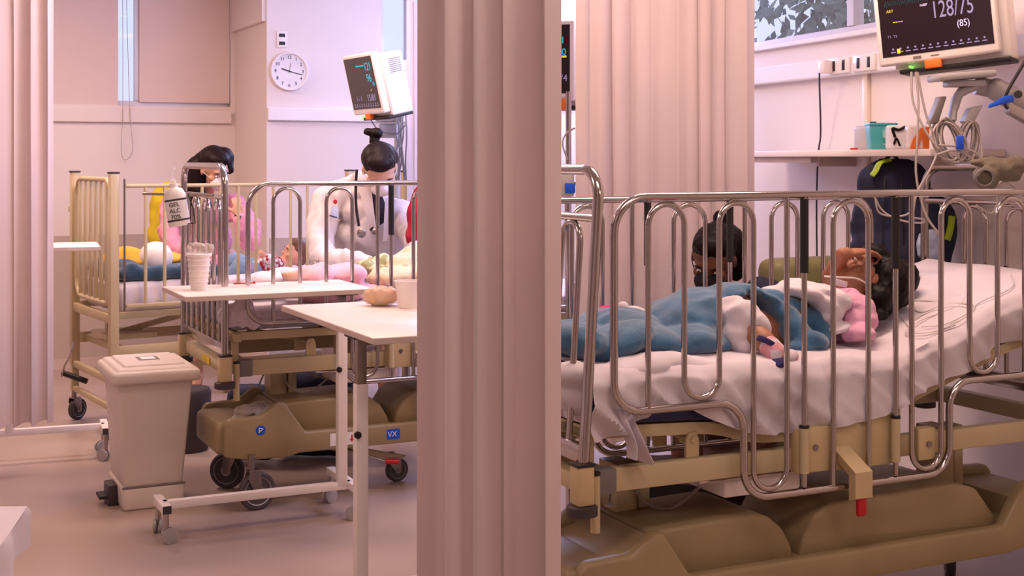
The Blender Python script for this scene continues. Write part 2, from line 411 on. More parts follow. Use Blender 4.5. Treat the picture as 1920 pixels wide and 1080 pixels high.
# wall clock
kc = MK @ Vector((0, 0, 0))
def mk_pt(px, py, off=0.0):
    k = (px-960)/F; s = (PC1.x-k*PC1.y)/(k*U.y-U.x); Y = PC1.y+s*U.y
    return s, EYE+(HY-py)/F*Y
s, z = mk_pt(541, 134)
MKl = MK @ Matrix.Translation((s, 0, z)) @ Matrix.Rotation(PI/2, 4, 'X')     # local: x right, y up, z towards the room
ck = thing('wall_clock', 'round white wall clock with black numerals on the column end wall', 'clock'); R0 = 0.136
MB().lathe([(0.0, 0.0), (R0*0.92, 0.0), (R0, 0.012), (R0, 0.028), (R0*0.97, 0.036), (R0*0.9, 0.034), (R0*0.88, 0.016), (0, 0.016)], 48, MKl, cap=False).build('rim', M_white, ck)
MB().lathe([(0, 0.018), (R0*0.885, 0.018), (R0*0.885, 0.016)], 48, MKl, cap=False).build('face', M_card, ck)
for i in range(1, 13):
    a = PI/2-i*PI/6
    text_obj('numeral', str(i), 0.032, M_ink, ck, MKl @ Matrix.Translation((math.cos(a)*R0*0.72, math.sin(a)*R0*0.72, 0.0195)))
def hand(nm, ang, L, w):
    R = MKl @ Matrix.Rotation(ang, 4, 'Z')
    MB().box(-0.015, L, -w/2, w/2, 0.021, 0.0225, M=R).build(nm, M_ink, ck, False)
hand('hour_hand', math.radians(163), 0.06, 0.008); hand('minute_hand', math.radians(-14), 0.098, 0.005); hand('second_hand', math.radians(80), 0.06, 0.002)
# double outlet above the clock
def outlet(label, M, vert, w=0.075, h=0.115):
    t = thing('wall_outlet', label, 'outlet')
    if not vert: w, h = h, w
    MB().box(-w/2, w/2, -h/2, h/2, 0, 0.012, 0.004, M).build('cover_plate', M_white, t)
    for q in (-1, 1):
        dx, dy = (0, q*h*0.24) if vert else (q*w*0.24, 0)
        a, b = (0.022, 0.012) if vert else (0.011, 0.024)
        MB().box(dx-a, dx+a, dy-b, dy+b, 0.011, 0.015, 0.002, M).build('socket', M_black, t)
    return t
s, z = mk_pt(528, 74)
outlet('white double outlet plate with two black sockets above the clock', MK @ Matrix.Translation((s, 0, z)) @ Matrix.Rotation(PI/2, 4, 'X'), True)
# outlets on the right-hand trunking
def wr_s(px):
    k = (px-960)/F; t = (WR0.x-k*WR0.y)/(k*WRd.y-WRd.x); return (WR0-PX).length+t
def mr_at(px, z, off): return MR @ Matrix.Translation((wr_s(px), -off, z)) @ Matrix.Rotation(PI/2, 4, 'X')
outlet('white double outlet on the trunking holding the charger', mr_at(1594, 1.942, 0.05), False, h=0.17)
outlet('white double outlet on the trunking closest to the large monitor', mr_at(1641, 1.942, 0.05), False, h=0.17)
ch = thing('phone_charger', 'white plug charger with a long thin cable down the right wall', 'charger')
Mx = mr_at(1578, 1.942, 0.062)
MB().box(-0.028, 0.028, -0.032, 0.028, 0.0, 0.05, 0.008, Mx).build('plug', M_white, ch)
def wr_pt(px, py, off=0.03):
    s = wr_s(px); p = MR @ Vector((s, -off, 0)); return Vector((p.x, p.y, EYE+(HY-py)/F*p.y))
MB().tube(spline([wr_pt(1571, 135, 0.1), wr_pt(1568, 165, 0.09), wr_pt(1556, 250, 0.05), wr_pt(1548, 290, 0.04), wr_pt(1545, 380, 0.04), wr_pt(1546, 520, 0.04)]), 0.0045, 7).build('cable', M_cabled, ch)
# a vertical conduit under the trunking
tag(MB().box(-0.02, 0.02, 0, 0.02, 1.2, 1.9, 0.003, MR @ Matrix.Translation((wr_s(1628), -0.02, 0))).build('wall_conduit', mat('pale_cream', (228, 212, 196), .4)), 'narrow cream conduit running down from the right trunking', 'conduit')

# =================================================================== CURTAINS
def curtain(label, p, q, z0, z1, amp, nf, seed, m=M_curt, net=0.0, loose=0.0):
    t = thing('privacy_curtain', label, 'curtain')
    p, q = Vector((p[0], p[1], 0)), Vector((q[0], q[1], 0)); d = q-p; L = d.length; n = Vector((-d.y, d.x, 0)).normalized(); d.normalize()
    rr = random.Random(seed); ph = [rr.random()*6.28 for _ in range(5)]; NX = nf*14
    # irregular fold positions
    ws = [0.55+rr.random()*0.9 for _ in range(nf)]; tot = sum(ws); edges = [0]
    for w in ws: edges.append(edges[-1]+w/tot)
    def fn(a, b):
        i = 0
        while i < nf-1 and a > edges[i+1]: i += 1
        f = (a-edges[i])/(edges[i+1]-edges[i]); A = amp*(0.6+0.7*math.sin(ph[0]+i*2.3)**2)
        w = abs(math.sin(f*PI))**1.4*A - 0.15*A*math.sin(f*2*PI)
        top = 0.75+0.25*(1-b)
        off = w*top + 0.012*math.sin(a*19+ph[1])*(1-b) + 0.006*noise.noise(Vector((a*14, b*2.5, seed)))
        xx = a*L + 0.014*math.sin(f*2*PI)+loose*(1-b)*0.02*math.sin(a*9+ph[2])
        zb = z0 + 0.01*math.sin(a*31)
        return p+d*xx - n*off + Vector((0, 0, zb+(z1-zb)*b))
    mb = grid_cloth(NX, 30, fn)
    solid(mb, 0.0015).build('cloth', m, t)
    if net:
        mb = MB()
        for i in range(NX+1):
            v = fn(i/NX, 1.0)
            if i % 2 == 0: mb.tube([v, Vector((v.x, v.y, z1+net))], 0.0012, 4)
        for k in range(int(net/0.02)):
            mb.tube([fn(i/NX, 1.0)+Vector((0, 0, 0.02*(k+1))) for i in range(0, NX+1, 2)], 0.001, 4)
        o = mb.build('net_top', M_net, t)
    top = z1+net
    MB().tube([p-d*0.05+Vector((0, 0, top+0.02)), q+d*0.05+Vector((0, 0, top+0.02))], 0.012, 8).build('track', M_white, t)
    return t
fa = at(783, 300, 2.75); fb = at(1053, 300, 2.82)
curtain('bunched pale curtain in the foreground at the picture centre', fa, fb, 0.2, 2.85, 0.035, 4, 5)
Yc = onw(1080, 4.72); Yd = onw(1417, 4.72)
curtain('wide pale curtain hanging behind the near bed', at(1080, 300, Yc), at(1415, 300, Yd), 0.35, 2.85, 0.036, 9, 11)
curtain('pale curtain at the far left edge above the wheeled stand', at(-60, 300, 6.1), at(100, 300, 6.35), 0.26, 2.85, 0.03, 5, 8)
curtain('narrow curtain with a net top behind the doctor', at(762, 300, 7.7), at(832, 300, 7.9), 0.35, 2.42, 0.025, 3, 4, net=0.4)

# =================================================================== BEDS
RP = [(0.10, 1.397), (0.10, 0.80), (0.533, 0.80), (0.533, 0.515), (1.315, 0.515), (1.315, 0.80), (1.748, 0.80), (1.748, 1.397)]
def side_rail(root, y, dz=0.0, dx=0.0, label=None):
    mb = MB(); X = lambda x: x+dx
    mb.tube(fillet([(X(x), y, z+dz) for x, z in RP], [0.10, 0.085, 0.085, 0.085, 0.085, 0.085, 0.085, 0.10], closed=True), 0.0115, 12, closed=True)
    def V(pts, r): mb.tube(fillet([(X(x), y, z+dz) for x, z in pts], r, seg=8), 0.0088, 10)
    def half(s):
        m = lambda x: 0.924+s*(x-0.924)
        V([(m(.21), .80), (m(.21), 1.376), (m(.329), 1.376), (m(.329), .822), (m(.448), .822), (m(.448), 1.376), (m(.567), 1.376), (m(.567), .537), (m(.686), .537), (m(.686), 1.395)], 0.0594)
    half(1); half(-1)
    V([(.857, .515), (.857, 1.376), (.991, 1.376), (.991, .515)], 0.0665)
    for x in (0.75, 1.098): V([(x, 1.39), (x, 0.53)], 0.01)
    o = mb.build('side_rail', M_chrome, root)
    for x in (0.75, 1.098):
        MB().tube([(X(x), y, 1.385+dz), (X(x), y, 1.165+dz)], 0.0128, 12).build('grip_sleeve', M_black, o)
        s = MB(); s.tube([(X(x), y, 0.705+dz), (X(x), y, 0.57+dz)], 0.0145, 12); s.build('guide_sleeve', M_beige, o)
        MB().tube([(X(x), y, 0.712+dz), (X(x), y, 0.704+dz)], 0.0152, 12).build('guide_cap', M_black, o)
    return o
def end_frame(root, x, lean, name):
    mb = MB(); L = lambda z: x+lean*(z-0.6)/0.87
    mb.tube(fillet([(L(z), y, z) for y, z in ((0.0, 0.66), (0.0, 1.473), (0.83, 1.473), (0.83, 0.66))], [0, 0.085, 0.085, 0], seg=9), 0.0155, 14)
    mb.tube([(L(1.34), 0.01, 1.34), (L(1.34), 0.82, 1.34)], 0.0115, 10)
    for a, b in ((0.09, 0.20), (0.30, 0.41), (0.51, 0.62)):
        mb.tube(fillet([(L(z), y, z) for y, z in ((a, 0.71), (a, 1.325), (b, 1.325), (b, 0.71))], 0.055), 0.0095, 10)
    mb.tube([(L(0.7), 0.735, 0.71), (L(1.33), 0.735, 1.33)], 0.0095, 10)
    mb.box(L(.69)-0.012, L(.69)+0.012, 0.0, 0.83, 0.672, 0.722, 0.003)
    o = mb.build(name, M_chrome, root)
    for y in (0.0, 0.83):
        MB().box(x-0.026, x+0.026, y-0.026, y+0.026, 0.56, 0.668, 0.006).build('corner_sleeve', M_cream, o)
        MB().box(x-0.028, x+0.028, y-0.028, y+0.028, 0.666, 0.674, 0.002).build('sleeve_cap', M_black, o)
        MB().lathe([(0.03, 0.528), (0.043, 0.532), (0.043, 0.556), (0.03, 0.56)], 20, Matrix.Translation((x, y, 0))).build('bumper', M_dkgrey, o)
    return o
def caster(root, x, y, r, ang, tyre=M_tyre, hz=0.2):
    t = bpy.data.objects.new('caster', None); C.objects.link(t); t.parent = root; t.location = (x, y, 0); t.rotation_euler = (0, 0, ang)
    R = Matrix.Translation((0.02, 0, r)) @ Matrix.Rotation(PI/2, 4, 'X')
    MB().lathe([(r*0.72, -0.014), (r*0.9, -0.016), (r, -0.009), (r, 0.009), (r*0.9, 0.016), (r*0.72, 0.014)], 28, R).build('tyre', tyre, t)
    MB().lathe([(0.0, -0.0175), (r*0.28, -0.0175), (r*0.3, -0.012), (r*0.66, -0.011), (r*0.74, -0.017), (r*0.76, 0), (r*0.74, 0.017), (r*0.66, 0.011), (r*0.3, 0.012), (r*0.28, 0.0175), (0, 0.0175)], 28, R, cap=False).build('wheel', M_ltgrey, t)
    f = MB()
    for s in (-1, 1):
        f.prism([(0.005, r*0.85), (0.035, r*0.85), (0.03, r*2.05), (-0.02, r*2.1), (-0.028, r*1.7)], s*0.021-0.002, s*0.021+0.002, 0.0015)
    f.box(-0.024, 0.03, -0.024, 0.024, r*2.03, r*2.14, 0.003); f.lathe([(0.014, r*2.1), (0.014, hz)], 14, Matrix.Translation((-0.005, 0, 0)))
    f.lathe([(0.009, -0.026), (0.009, 0.026)], 12, R)
    f.build('fork', M_chrome2, t)
    return t
# mattress profiles along the bed (bed-local x), near bed
TOPN = [(0.02, .922), (0.46, .91), (0.86, .90), (1.16, .895), (1.30, .93), (1.42, .97), (1.63, 1.055), (1.93, 1.11)]
BOTN = [(0.02, .765), (0.46, .745), (0.62, .70), (0.81, .695), (1.00, .71), (1.12, .74), (1.30, .80), (1.63, .91), (1.93, .975)]
TOPM = [(0.02, .865), (1.93, .865)]; BOTM = [(0.02, .765), (1.93, .765)]
def pl(P, x):
    if x <= P[0][0]: return P[0][1]
    for (a, b), (c, d) in zip(P, P[1:]):
        if x <= c:
            t = (x-a)/(c-a); return b+(d-b)*t
    return P[-1][1]
def spl(P, x, w=0.06): return (pl(P, x-w)+2*pl(P, x)+pl(P, x+w))/4
def bed(label, u0, w0, lean, BOT, far_rail, extra_white):
    org = U*u0+W*w0
    t = thing('hospital_crib', label, 'hospital bed', org, A_DIR, 'steel-railed hospital cribs')
    side_rail(t, 0.0)
    if far_rail: side_rail(t, 0.825, -0.035, -0.04)
    end_frame(t, 0.0, lean, 'foot_frame')
    if far_rail: end_frame(t, 1.98, 0.0, 'head_frame')
    # mattress platform follows the sections
    mb = MB()
    for y in (0.065, 0.735):
        xs = [0.05+0.05*i for i in range(38)]
        poly = [(x, spl(BOT, x, .04)-0.008) for x in xs]+[(x, spl(BOT, x, .04)-0.043) for x in xs[::-1]]
        mb.prism(poly, y, y+0.03)
    for x in (0.05, 0.45, 0.85, 1.2, 1.55, 1.9):
        z = spl(BOT, x, .04); mb.box(x, x+0.035, 0.07, 0.76, z-0.042, z-0.009)
    z = spl(BOT, 1.0, .04)
    mb.build('mattress_platform', M_beige, t, False)
    # chassis frame
    mb = MB()
    for y in (0.045, 0.72): mb.box(0.085, 1.98, y, y+0.035, 0.57, 0.637, 0.004)
    for x in (0.085, 0.95, 1.94): mb.box(x, x+0.04, 0.05, 0.75, 0.575, 0.632, 0.004)
    mb.box(0.0, 0.05, 0.03, 0.80, 0.585, 0.635, 0.004)
    for y in (0.07, 0.72):
        mb.box(0.05, 0.078, y, y+0.025, 0.63, 0.725, 0.003)
    mb.box(0.05, 0.085, 0.05, 0.76, 0.715, 0.75, 0.003)
    mb.build('chassis', M_beige, t)
    MB().box(0.07, 0.13, 0.035, 0.08, 0.568, 0.639, 0.004).build('chassis_end_cap', M_grey, t)
    mb = MB().lathe([(0.0135, 0.47), (0.0135, 0.632)], 16, Matrix.Translation((0.058, 0.03, 0))); mb.build('pole_socket', M_cream, t)
    MB().lathe([(0.0145, 0.628), (0.0145, 0.637)], 16, Matrix.Translation((0.058, 0.03, 0))).build('socket_cap', M_black, t)
    # lever arm + ears
    mb = MB(); mb.prism([(0.15, .725), (0.15, .755), (0.39, .715), (0.40, .685)], 0.2, 0.225, 0.003)
    mb.build('lever_arm', M_cream, t); mb = MB(); mb.prism([(0.375, .637), (0.42, .637), (0.42, .69), (0.41, .712), (0.385, .712), (0.375, .69)], 0.06, 0.075, 0.003)
    mb.prism([(0.375, .637), (0.42, .637), (0.42, .69), (0.41, .712), (0.385, .712), (0.375, .69)], 0.235, 0.25, 0.003)
    mb.tube([(0.398, 0.055, .69), (0.398, 0.26, .69)], 0.009, 10)
    mb.build('lever_pivot', M_cream, t); mb = MB(); mb.prism([(0.65, .57), (0.65, .66), (0.69, .70), (0.73, .70), (0.73, .57)], 0.5, 0.53, 0.003)
    mb.build('lever_bracket', M_cream, t)
    # side plates in the middle
    mb = MB(); mb.box(0.735, 0.86, 0.012, 0.05, 0.565, 0.70, 0.004); mb.box(0.865, 1.135, 0.018, 0.055, 0.56, 0.745 if BOT is BOTN else 0.70, 0.004)
    mb.box(1.20, 1.27, 0.01, 0.05, 0.56, 0.66, 0.004)
    mb.build('side_plate', M_cream, t)
    mb = MB(); mb.tube([(0.80, 0.012, .64), (0.80, 0.006, .64)], 0.009, 12); mb.tube([(1.24, 0.01, .61), (1.24, 0.004, .61)], 0.010, 12); mb.build('bolt', M_chrome2, t)
    # latch bracket with red handle
    mb = MB(); Mq = Matrix.Identity(4)
    def Pq(z, y0): return [(0.885, y0, z), (0.955, y0, z)]
    pts = [(0.87, 0.93, 0.02, .635), (0.90, 0.965, -0.05, .565), (0.90, 0.965, -0.05, .487)]
    vs = []
    for (a, b, y, z) in pts:
        vs.append([mb.bm.verts.new((a, y, z)), mb.bm.verts.new((b, y, z)), mb.bm.verts.new((b, y+0.03, z-0.012)), mb.bm.verts.new((a, y+0.03, z-0.012))])
    for A, B in zip(vs, vs[1:]):
        for k in range(4): mb.bm.faces.new((A[k], A[(k+1) % 4], B[(k+1) % 4], B[k]))
    mb.bm.faces.new(vs[0][::-1]); mb.bm.faces.new(vs[-1])
    lb = mb.build('latch_bracket', M_cream, t, False)
    MB().box(0.915, 0.95, -0.045, -0.03, 0.43, 0.49, 0.007).build('release_handle', M_red, lb)
    # lift columns
    for x in (0.28, 1.55):
        mb = MB(); mb.box(x, x+0.075, 0.30, 0.41, 0.34, 0.58, 0.006); mb.box(x+0.085, x+0.125, 0.31, 0.39, 0.3, 0.58, 0.004)
        mb.build('lift_column', M_beige, t)
    MB().box(0.52, 0.80, 0.08, 0.3, 0.50, 0.56, 0.01).build('control_box', M_white, t)
    mb = MB(); mb.tube([(0.42, 0.055, 0.565), (0.52, 0.07, 0.56), (0.80, 0.07, 0.56)], 0.006, 8)
    mb.build('cable_tray_rod', M_chrome, t)
    mb = MB()
    mb.tube(spline([(0.33, .3, .56), (0.36, .28, .47), (0.44, .25, .44), (0.52, .22, .5), (0.55, .2, .53)]), 0.005, 8)
    mb.tube(spline([(0.13, .1, .52), (0.18, .15, .5), (0.2, .2, .5), (0.24, .25, .55)]), 0.004, 8)
    mb.tube(spline([(0.45, .4, .57), (0.5, .35, .5), (0.6, .3, .49), (0.66, .28, .51)]), 0.005, 8)
    mb.build('cables', M_cable, t)
    # base cover
    mb = MB()
    mb.prism([(0.0, .235), (0.0, .37), (0.02, .395), (0.16, .40), (0.235, .45), (0.265, .45), (0.355, .315), (1.55, .315), (1.64, .44), (1.68, .45), (1.75, .40), (1.9, .395), (1.92, .37), (1.92, .235), (1.62, .235), (1.58, .225), (0.33, .225), (0.27, .21), (0.1, .215)], 0.0, 0.05, 0.012)
    mb.prism([(0.0, .235), (0.0, .37), (0.02, .395), (0.16, .40), (0.235, .45), (0.265, .45), (0.355, .315), (1.55, .315), (1.64, .44), (1.68, .45), (1.75, .40), (1.9, .395), (1.92, .37), (1.92, .235), (1.62, .235), (1.58, .225), (0.33, .225), (0.27, .21), (0.1, .215)], 0.42, 0.47, 0.012)
    mb.box(-0.03, 0.14, 0.03, 0.44, 0.237, 0.375, 0.03, seg=4)
    mb.prism([(0.1, .27), (0.1, .36), (0.2, .385), (0.25, .43), (0.27, .30)], 0.04, 0.43)
    mb.box(0.15, 1.8, 0.045, 0.425, 0.24, 0.30)
    mb.box(1.7, 1.9, 0.04, 0.43, 0.25, 0.37, 0.01)
    mb.build('base_cover', M_hull, t)
    mb = MB()
    mb.prism([(0.26, .29), (0.26, .435), (0.62, .445), (0.68, .43), (0.73, .39), (0.765, .33), (0.77, .29)], 0.075, 0.40, 0.014, seg=3)
    mb.build('motor_hood', M_hull, t)
    mb = MB()
    mb.prism([(0.79, .29), (0.80, .35), (0.84, .41), (0.90, .445), (1.02, .455), (1.4, .455), (1.5, .43), (1.6, .31), (1.6, .29)], 0.07, 0.42, 0.014, seg=3)
    mb.build('motor_hood', M_hull, t)
    if not far_rail:
        Mf = Matrix.Rotation(PI/2, 4, 'X')
        Ms = lambda x, z: Matrix.Translation((x, 0.0, z)) @ Mf
        st = MB().lathe([(0, 0), (0.021, 0), (0.021, 0.002), (0, 0.002)], 24, Ms(0.155, 0.34), cap=False).build('round_sticker', M_blue, t)
        mk = MB(); mk.tube([(0.148, -0.003, .33), (0.148, -0.003, .35)], 0.0025, 6); mk.tube([(0.148, -0.003, .35), (0.165, -0.003, .345), (0.152, -0.003, .335)], 0.0025, 6); mk.build('sticker_mark', M_card, st)
        st = sticker('arrow_sticker', M_card, t, Ms(0.53, 0.27), 0.13, 0.055)
        sticker('arrow_shaft', M_red, st, Ms(0.565, 0.275) @ Matrix.Translation((0, 0, 0.001)), 0.006, 0.018)
        MB().prism([(0.555, .268), (0.575, .268), (0.565, .255)], -0.004, -0.002).build('arrow_head', M_red, st, False)
        st = sticker('blue_sticker', M_blue, t, Ms(0.76, 0.27), 0.062, 0.045)
        text_obj('sticker_text', 'VX', 0.034, M_card, st, Ms(0.755, 0.27) @ Matrix.Translation((0, 0, 0.0025)))
        st = sticker('yellow_sticker', M_yellow, t, Matrix.Translation((-0.003, 0.34, 0.61)) @ Matrix.Rotation(-PI/2, 4, 'Z') @ Mf, 0.14, 0.03)
    for (x, y, r, a) in ((0.12, 0.0, 0.082, 0.15), (0.13, 0.42, 0.082, 2.5), (1.72, 0.03, 0.075, 0.4), (1.72, 0.42, 0.075, 0.9)):
        caster(t, x, y, r, a, hz=0.24)
    mb = MB(); mb.prism([(0.2, .19), (0.2, .225), (0.42, .235), (0.9, .12), (0.87, .10), (0.45, .2)], 0.2, 0.235, 0.003)
    mb.build('steering_arm', M_beige, t)
    caster(t, 0.84, 0.22, 0.055, 0.1, hz=0.14)
    mb = MB(); mb.tube(spline([(0.3, 0.16, .215), (0.5, 0.15, .21), (0.6, 0.1, .19), (0.74, 0.05, .14)]), 0.006, 8); pr = mb.build('brake_lever', M_chrome, t)
    MB().tube([(0.74, 0.05, .14), (0.80, 0.035, .135)], 0.012, 10).build('lever_pad', M_red, pr)
    return t
bN = bed('steel-railed hospital crib in the right foreground, holding the child under the blue blanket', 1.738, 3.2, 0.055, BOTN, True, False)
bM = bed('steel-railed hospital crib behind the white bin and overbed tables', 1.335, 5.63, 0.0, BOTM, False, False)
ON = U*1.738+W*3.2; OM = U*1.335+W*5.63
RN = Matrix.Translation(ON) @ Matrix.Rotation(A_DIR, 4, 'Z'); RM = Matrix.Translation(OM) @ Matrix.Rotation(A_DIR, 4, 'Z')
def NL(px, py, y):         # near-bed local point seen at a pixel, at local y
    Y = onw(px, 3.2+y); p = at(px, py, Y); return Vector((p.dot(U)-1.738, y, p.z))
def ML(px, py, y):
    Y = onw(px, 5.63+y); p = at(px, py, Y); return Vector((p.dot(U)-1.335, y, p.z))

# ---- beige crib B at the left
PB = Vector((-2.107, 7.05, 0)); AB = math.radians(32.8)
UB = Vector((math.cos(AB), math.sin(AB), 0)); WB = Vector((-math.sin(AB), math.cos(AB), 0))
def BL(px, py, y):
    k = (px-960)/F; w0 = PB.dot(WB)+y; Y = w0/(WB.y+WB.x*k); p = at(px, py, Y); return Vector(((p-PB).dot(UB), y, p.z))
bB = thing('beige_crib', 'beige painted hospital crib with a slatted end by the left wall', 'hospital bed', PB, AB)
def slat_end(root, x, nm):
    mb = MB()
    for y in (0.0, 0.77): mb.box(x-0.024, x+0.024, y-0.026, y+0.026, 0.32, 1.43, 0.006)
    mb.tube(fillet([(x, y, z) for y, z in ((0.045, 0.73), (0.045, 1.395), (0.725, 1.395), (0.725, 0.73))], [0.1]*4, closed=True), 0.014, 10, closed=True)
    for i in range(6):
        y = 0.125+0.104*i; mb.box(x-0.009, x+0.009, y-0.017, y+0.017, 0.735, 1.392, 0.003)
    mb.box(x-0.015, x+0.015, 0.0, 0.77, 0.63, 0.68, 0.004)
    o = mb.build(nm, M_beige, root)
    for y in (0.0, 0.77): MB().box(x-0.027, x+0.027, y-0.029, y+0.029, 1.428, 1.438, 0.003).build('post_cap', M_dkgrey, o)
    MB().box(x-0.012, x+0.012, 0.79, 0.87, 1.20, 1.23, 0.003).build('hook', M_beige, o)
    return o
slat_end(bB, 0.0, 'head_board'); slat_end(bB, 1.75, 'foot_board')
mb = MB(); mb.tube([(0.06, -0.02, 1.362), (1.68, -0.02, 1.362)], 0.011, 10); mb.box(0.06, 1.68, -0.03, -0.01, 0.715, 0.735, 0.003)
for i in range(15): mb.tube([(0.165+0.104*i, -0.02, 0.735), (0.165+0.104*i, -0.02, 1.36)], 0.0095, 8)
o = mb.build('side_rail', M_beige, bB)
MB().tube([(0.045, -0.045, 0.7), (0.045, -0.045, 1.40)], 0.006, 8).build('rail_guide', M_chrome2, o)
mb = MB()
for y in (0.01, 0.73):
    mb.box(0.02, 1.73, y, y+0.03, 0.45, 0.51, 0.004); mb.box(0.02, 1.73, y, y+0.03, 0.655, 0.69, 0.004)
for x in (0.05, 0.7, 1.6): mb.box(x, x+0.04, 0.02, 0.75, 0.46, 0.50, 0.003); mb.box(x, x+0.03, 0.3, 0.34, 0.49, 0.66, 0.003)
mb.box(0.02, 0.3, 0.2, 0.5, 0.52, 0.55, 0.003)
mb.prism([(0.1, .52), (0.1, .55), (0.6, .65), (0.6, .62)], 0.35, 0.38, 0.003)
mb.build('chassis', M_beige, bB)
mb = MB(); mb.tube(spline([(-0.05, 0.6, .47), (-0.07, 0.6, .40), (-0.09, 0.65, .33), (-0.09, 0.7, .27)]), 0.006, 8)
o = mb.build('crank_rod', M_chrome, bB); MB().tube([(-0.09, 0.7, .29), (0.03, 0.62, .24)], 0.016, 10).build('crank_handle', M_black, o)
mb = MB()
for y in (0.0, 0.77):
    mb.box(-0.02, 0.02, y-0.02, y+0.02, 0.17, 0.33, 0.004); mb.box(1.73, 1.77, y-0.02, y+0.02, 0.17, 0.33, 0.004)
mb.box(-0.015, 0.015, 0, 0.77, 0.31, 0.345, 0.003)
mb.box(-0.015, 0.015, 0, 0.77, 0.17, 0.2, 0.003); mb.box(1.735, 1.765, 0, 0.77, 0.31, 0.345, 0.003); mb.box(0, 1.75, 0.37, 0.40, 0.315, 0.34); mb.build('leg_extension', M_beige, bB)
for (x, y) in ((0, 0), (0, 0.77), (1.75, 0), (1.75, 0.77)): caster(bB, x, y, 0.062, 0.5+x, hz=0.19, tyre=M_dkgrey)

# =================================================================== BEDDING
def bedding_grid(R, x0, x1, y0, y1, topf, botf, drop_near, wr=0.006, seed=0, nx=90, ny=44, drop_end=True, edge=0.03):
    """sheet over a mattress: top surface plus a hanging near side and foot end"""
    def fn(a, b):
        x = x0+(x1-x0)*a
        # b: 0 -> bottom of the near side, 0.3 -> near top edge, 1 -> far edge
        if b < 0.3:
            f = b/0.3; z = (drop_near(x))*(1-f)+(topf(x)-0.012)*f; y = y0-0.024*(1 if f < .8 else 5*(1-f))-0.002
            y += 0.016*noise.noise(Vector((x*6+seed, z*5, 2.0)))*(1.5-f)-0.030*(0.5-abs(noise.noise(Vector((x*9+z*9, z*4, seed))))*2)*(1.2-f)+0.006*noise.noise(Vector((x*22, z*7, seed)))
            z += 0.012*noise.noise(Vector((x*6, 3.3, seed)))*(1-f)
        else:
            f = (b-0.3)/0.7; y = y0+(y1-y0)*f; z = topf(x)-0.012*math.exp(-f*14)
            z += wr*(1-2.2*abs(noise.noise(Vector((x*3.2+seed, y*4.5, 1.0)))))+wr*0.7*noise.noise(Vector((x*9, y*8+seed, 0)))
        return R @ Vector((x, y, z))
    return grid_cloth(nx, ny, fn)
# near bed: navy mattress + white sheet
mb = MB(); xs = [0.05+0.047*i for i in range(41)]
mb.prism([(x, spl(TOPN, x)-0.015) for x in xs]+[(x, spl(BOTN, x)) for x in xs[::-1]], 0.06, 0.765, 0.0)
o = mb.build('mattress', M_navy, None, True, 50); o.matrix_world = RN
tag(o, 'navy blue mattress showing under the white sheet of the near crib', 'mattress')
def dropN(x):
    z = spl(BOTN, x, .05)
    g = 0.05*math.exp(-((x-0.32)/0.10)**2)*1.2-0.03*math.exp(-((x-0.07)/0.09)**2)     # lifted where the navy mattress shows
    return z-0.005+g-0.012*math.exp(-((x-0.75)/0.25)**2)
mb = bedding_grid(Matrix.Identity(4), 0.045, 1.945, 0.048, 0.775, lambda x: spl(TOPN, x), dropN, dropN, wr=0.008, seed=3, nx=150, ny=56)
# foot-end and head-end drop of the same sheet
for xe, s in ((0.042, -1), (1.948, 1)):
    T = TOPN
    g = grid_cloth(24, 12, lambda a, b: Vector((xe+0.008*noise.noise(Vector((a*6, b*3, 5))), 0.045+0.73*a, (spl(BOTN, xe)+0.0)*(1-b)+(spl(TOPN, xe)-0.004)*b)))
    mb.merge(g.bm)
# the knotted corner hanging at the foot
def tail(a, b):
    x = 0.135+0.06*b+(a-0.5)*(0.085-0.04*math.sin(b*PI)); z = 0.80-0.13*b-0.03*a*b
    y = 0.035-0.03*math.sin(b*2.5)+0.02*math.sin(a*9+b*3)
    return Vector((x, y, z))
g = grid_cloth(16, 22, tail); mb.merge(g.bm)
solid(mb, 0.002)
o = mb.build('bed_sheet', M_sheet, None, True, 60); o.matrix_world = RN
tag(o, 'white sheet on the near crib with a corner hanging down', 'sheet')
# folds of sheet bunched at the foot near edge
mb = MB()
for (px, py, rx, ry, rz, a) in ((1105, 700, .16, .06, .03, .1), (1200, 690, .17, .07, .035, -.1), (1300, 690, .15, .06, .03, .1), (1090, 745, .10, .04, .05, .3), (1150, 735, .12, .035, .035, -.35), (1400, 700, .12, .05, .02, 0)):
    mb.ell(NL(px, py, 0.11), rx, ry, rz, Matrix.Rotation(a, 3, 'Y'))
o = blob('loose_sheet', mb, M_sheet, None, 0.012, 5, 0.012, 7); o.matrix_world = RN
tag(o, 'crumpled white top sheet bunched along the foot of the near crib', 'sheet')

# bed M
o = MB().box(0.05, 1.93, 0.06, 0.765, 0.765, 0.862, 0.02, seg=3).build('mattress', M_mattg); o.matrix_world = RM
tag(o, 'grey mattress of the crib behind the overbed tables', 'mattress')
mb = bedding_grid(Matrix.Identity(4), 0.045, 1.94, 0.05, 0.775, lambda x: 0.872, lambda x: 0.80+0.05*min(1, max(0, (x-0.12)/0.06)), lambda x: 0.8, wr=0.008, seed=9, nx=100)
solid(mb, 0.002)
o = mb.build('bed_sheet', M_sheet, None, True, 60); o.matrix_world = RM
tag(o, 'white sheet over the grey mattress of the middle crib', 'sheet')
mb = MB()
for (px, py, rx, rz) in ((432, 590, .05, .055), (455, 585, .05, .065), (475, 600, .03, .04)): mb.ell(ML(px, py, 0.035), rx, 0.028, rz)
o = blob('plastic_bag', mb, M_sheet, None, 0.008, 3, 0.012, 14); o.matrix_world = RM
tag(o, 'crumpled white bag hanging by the foot of the middle crib', 'bag')
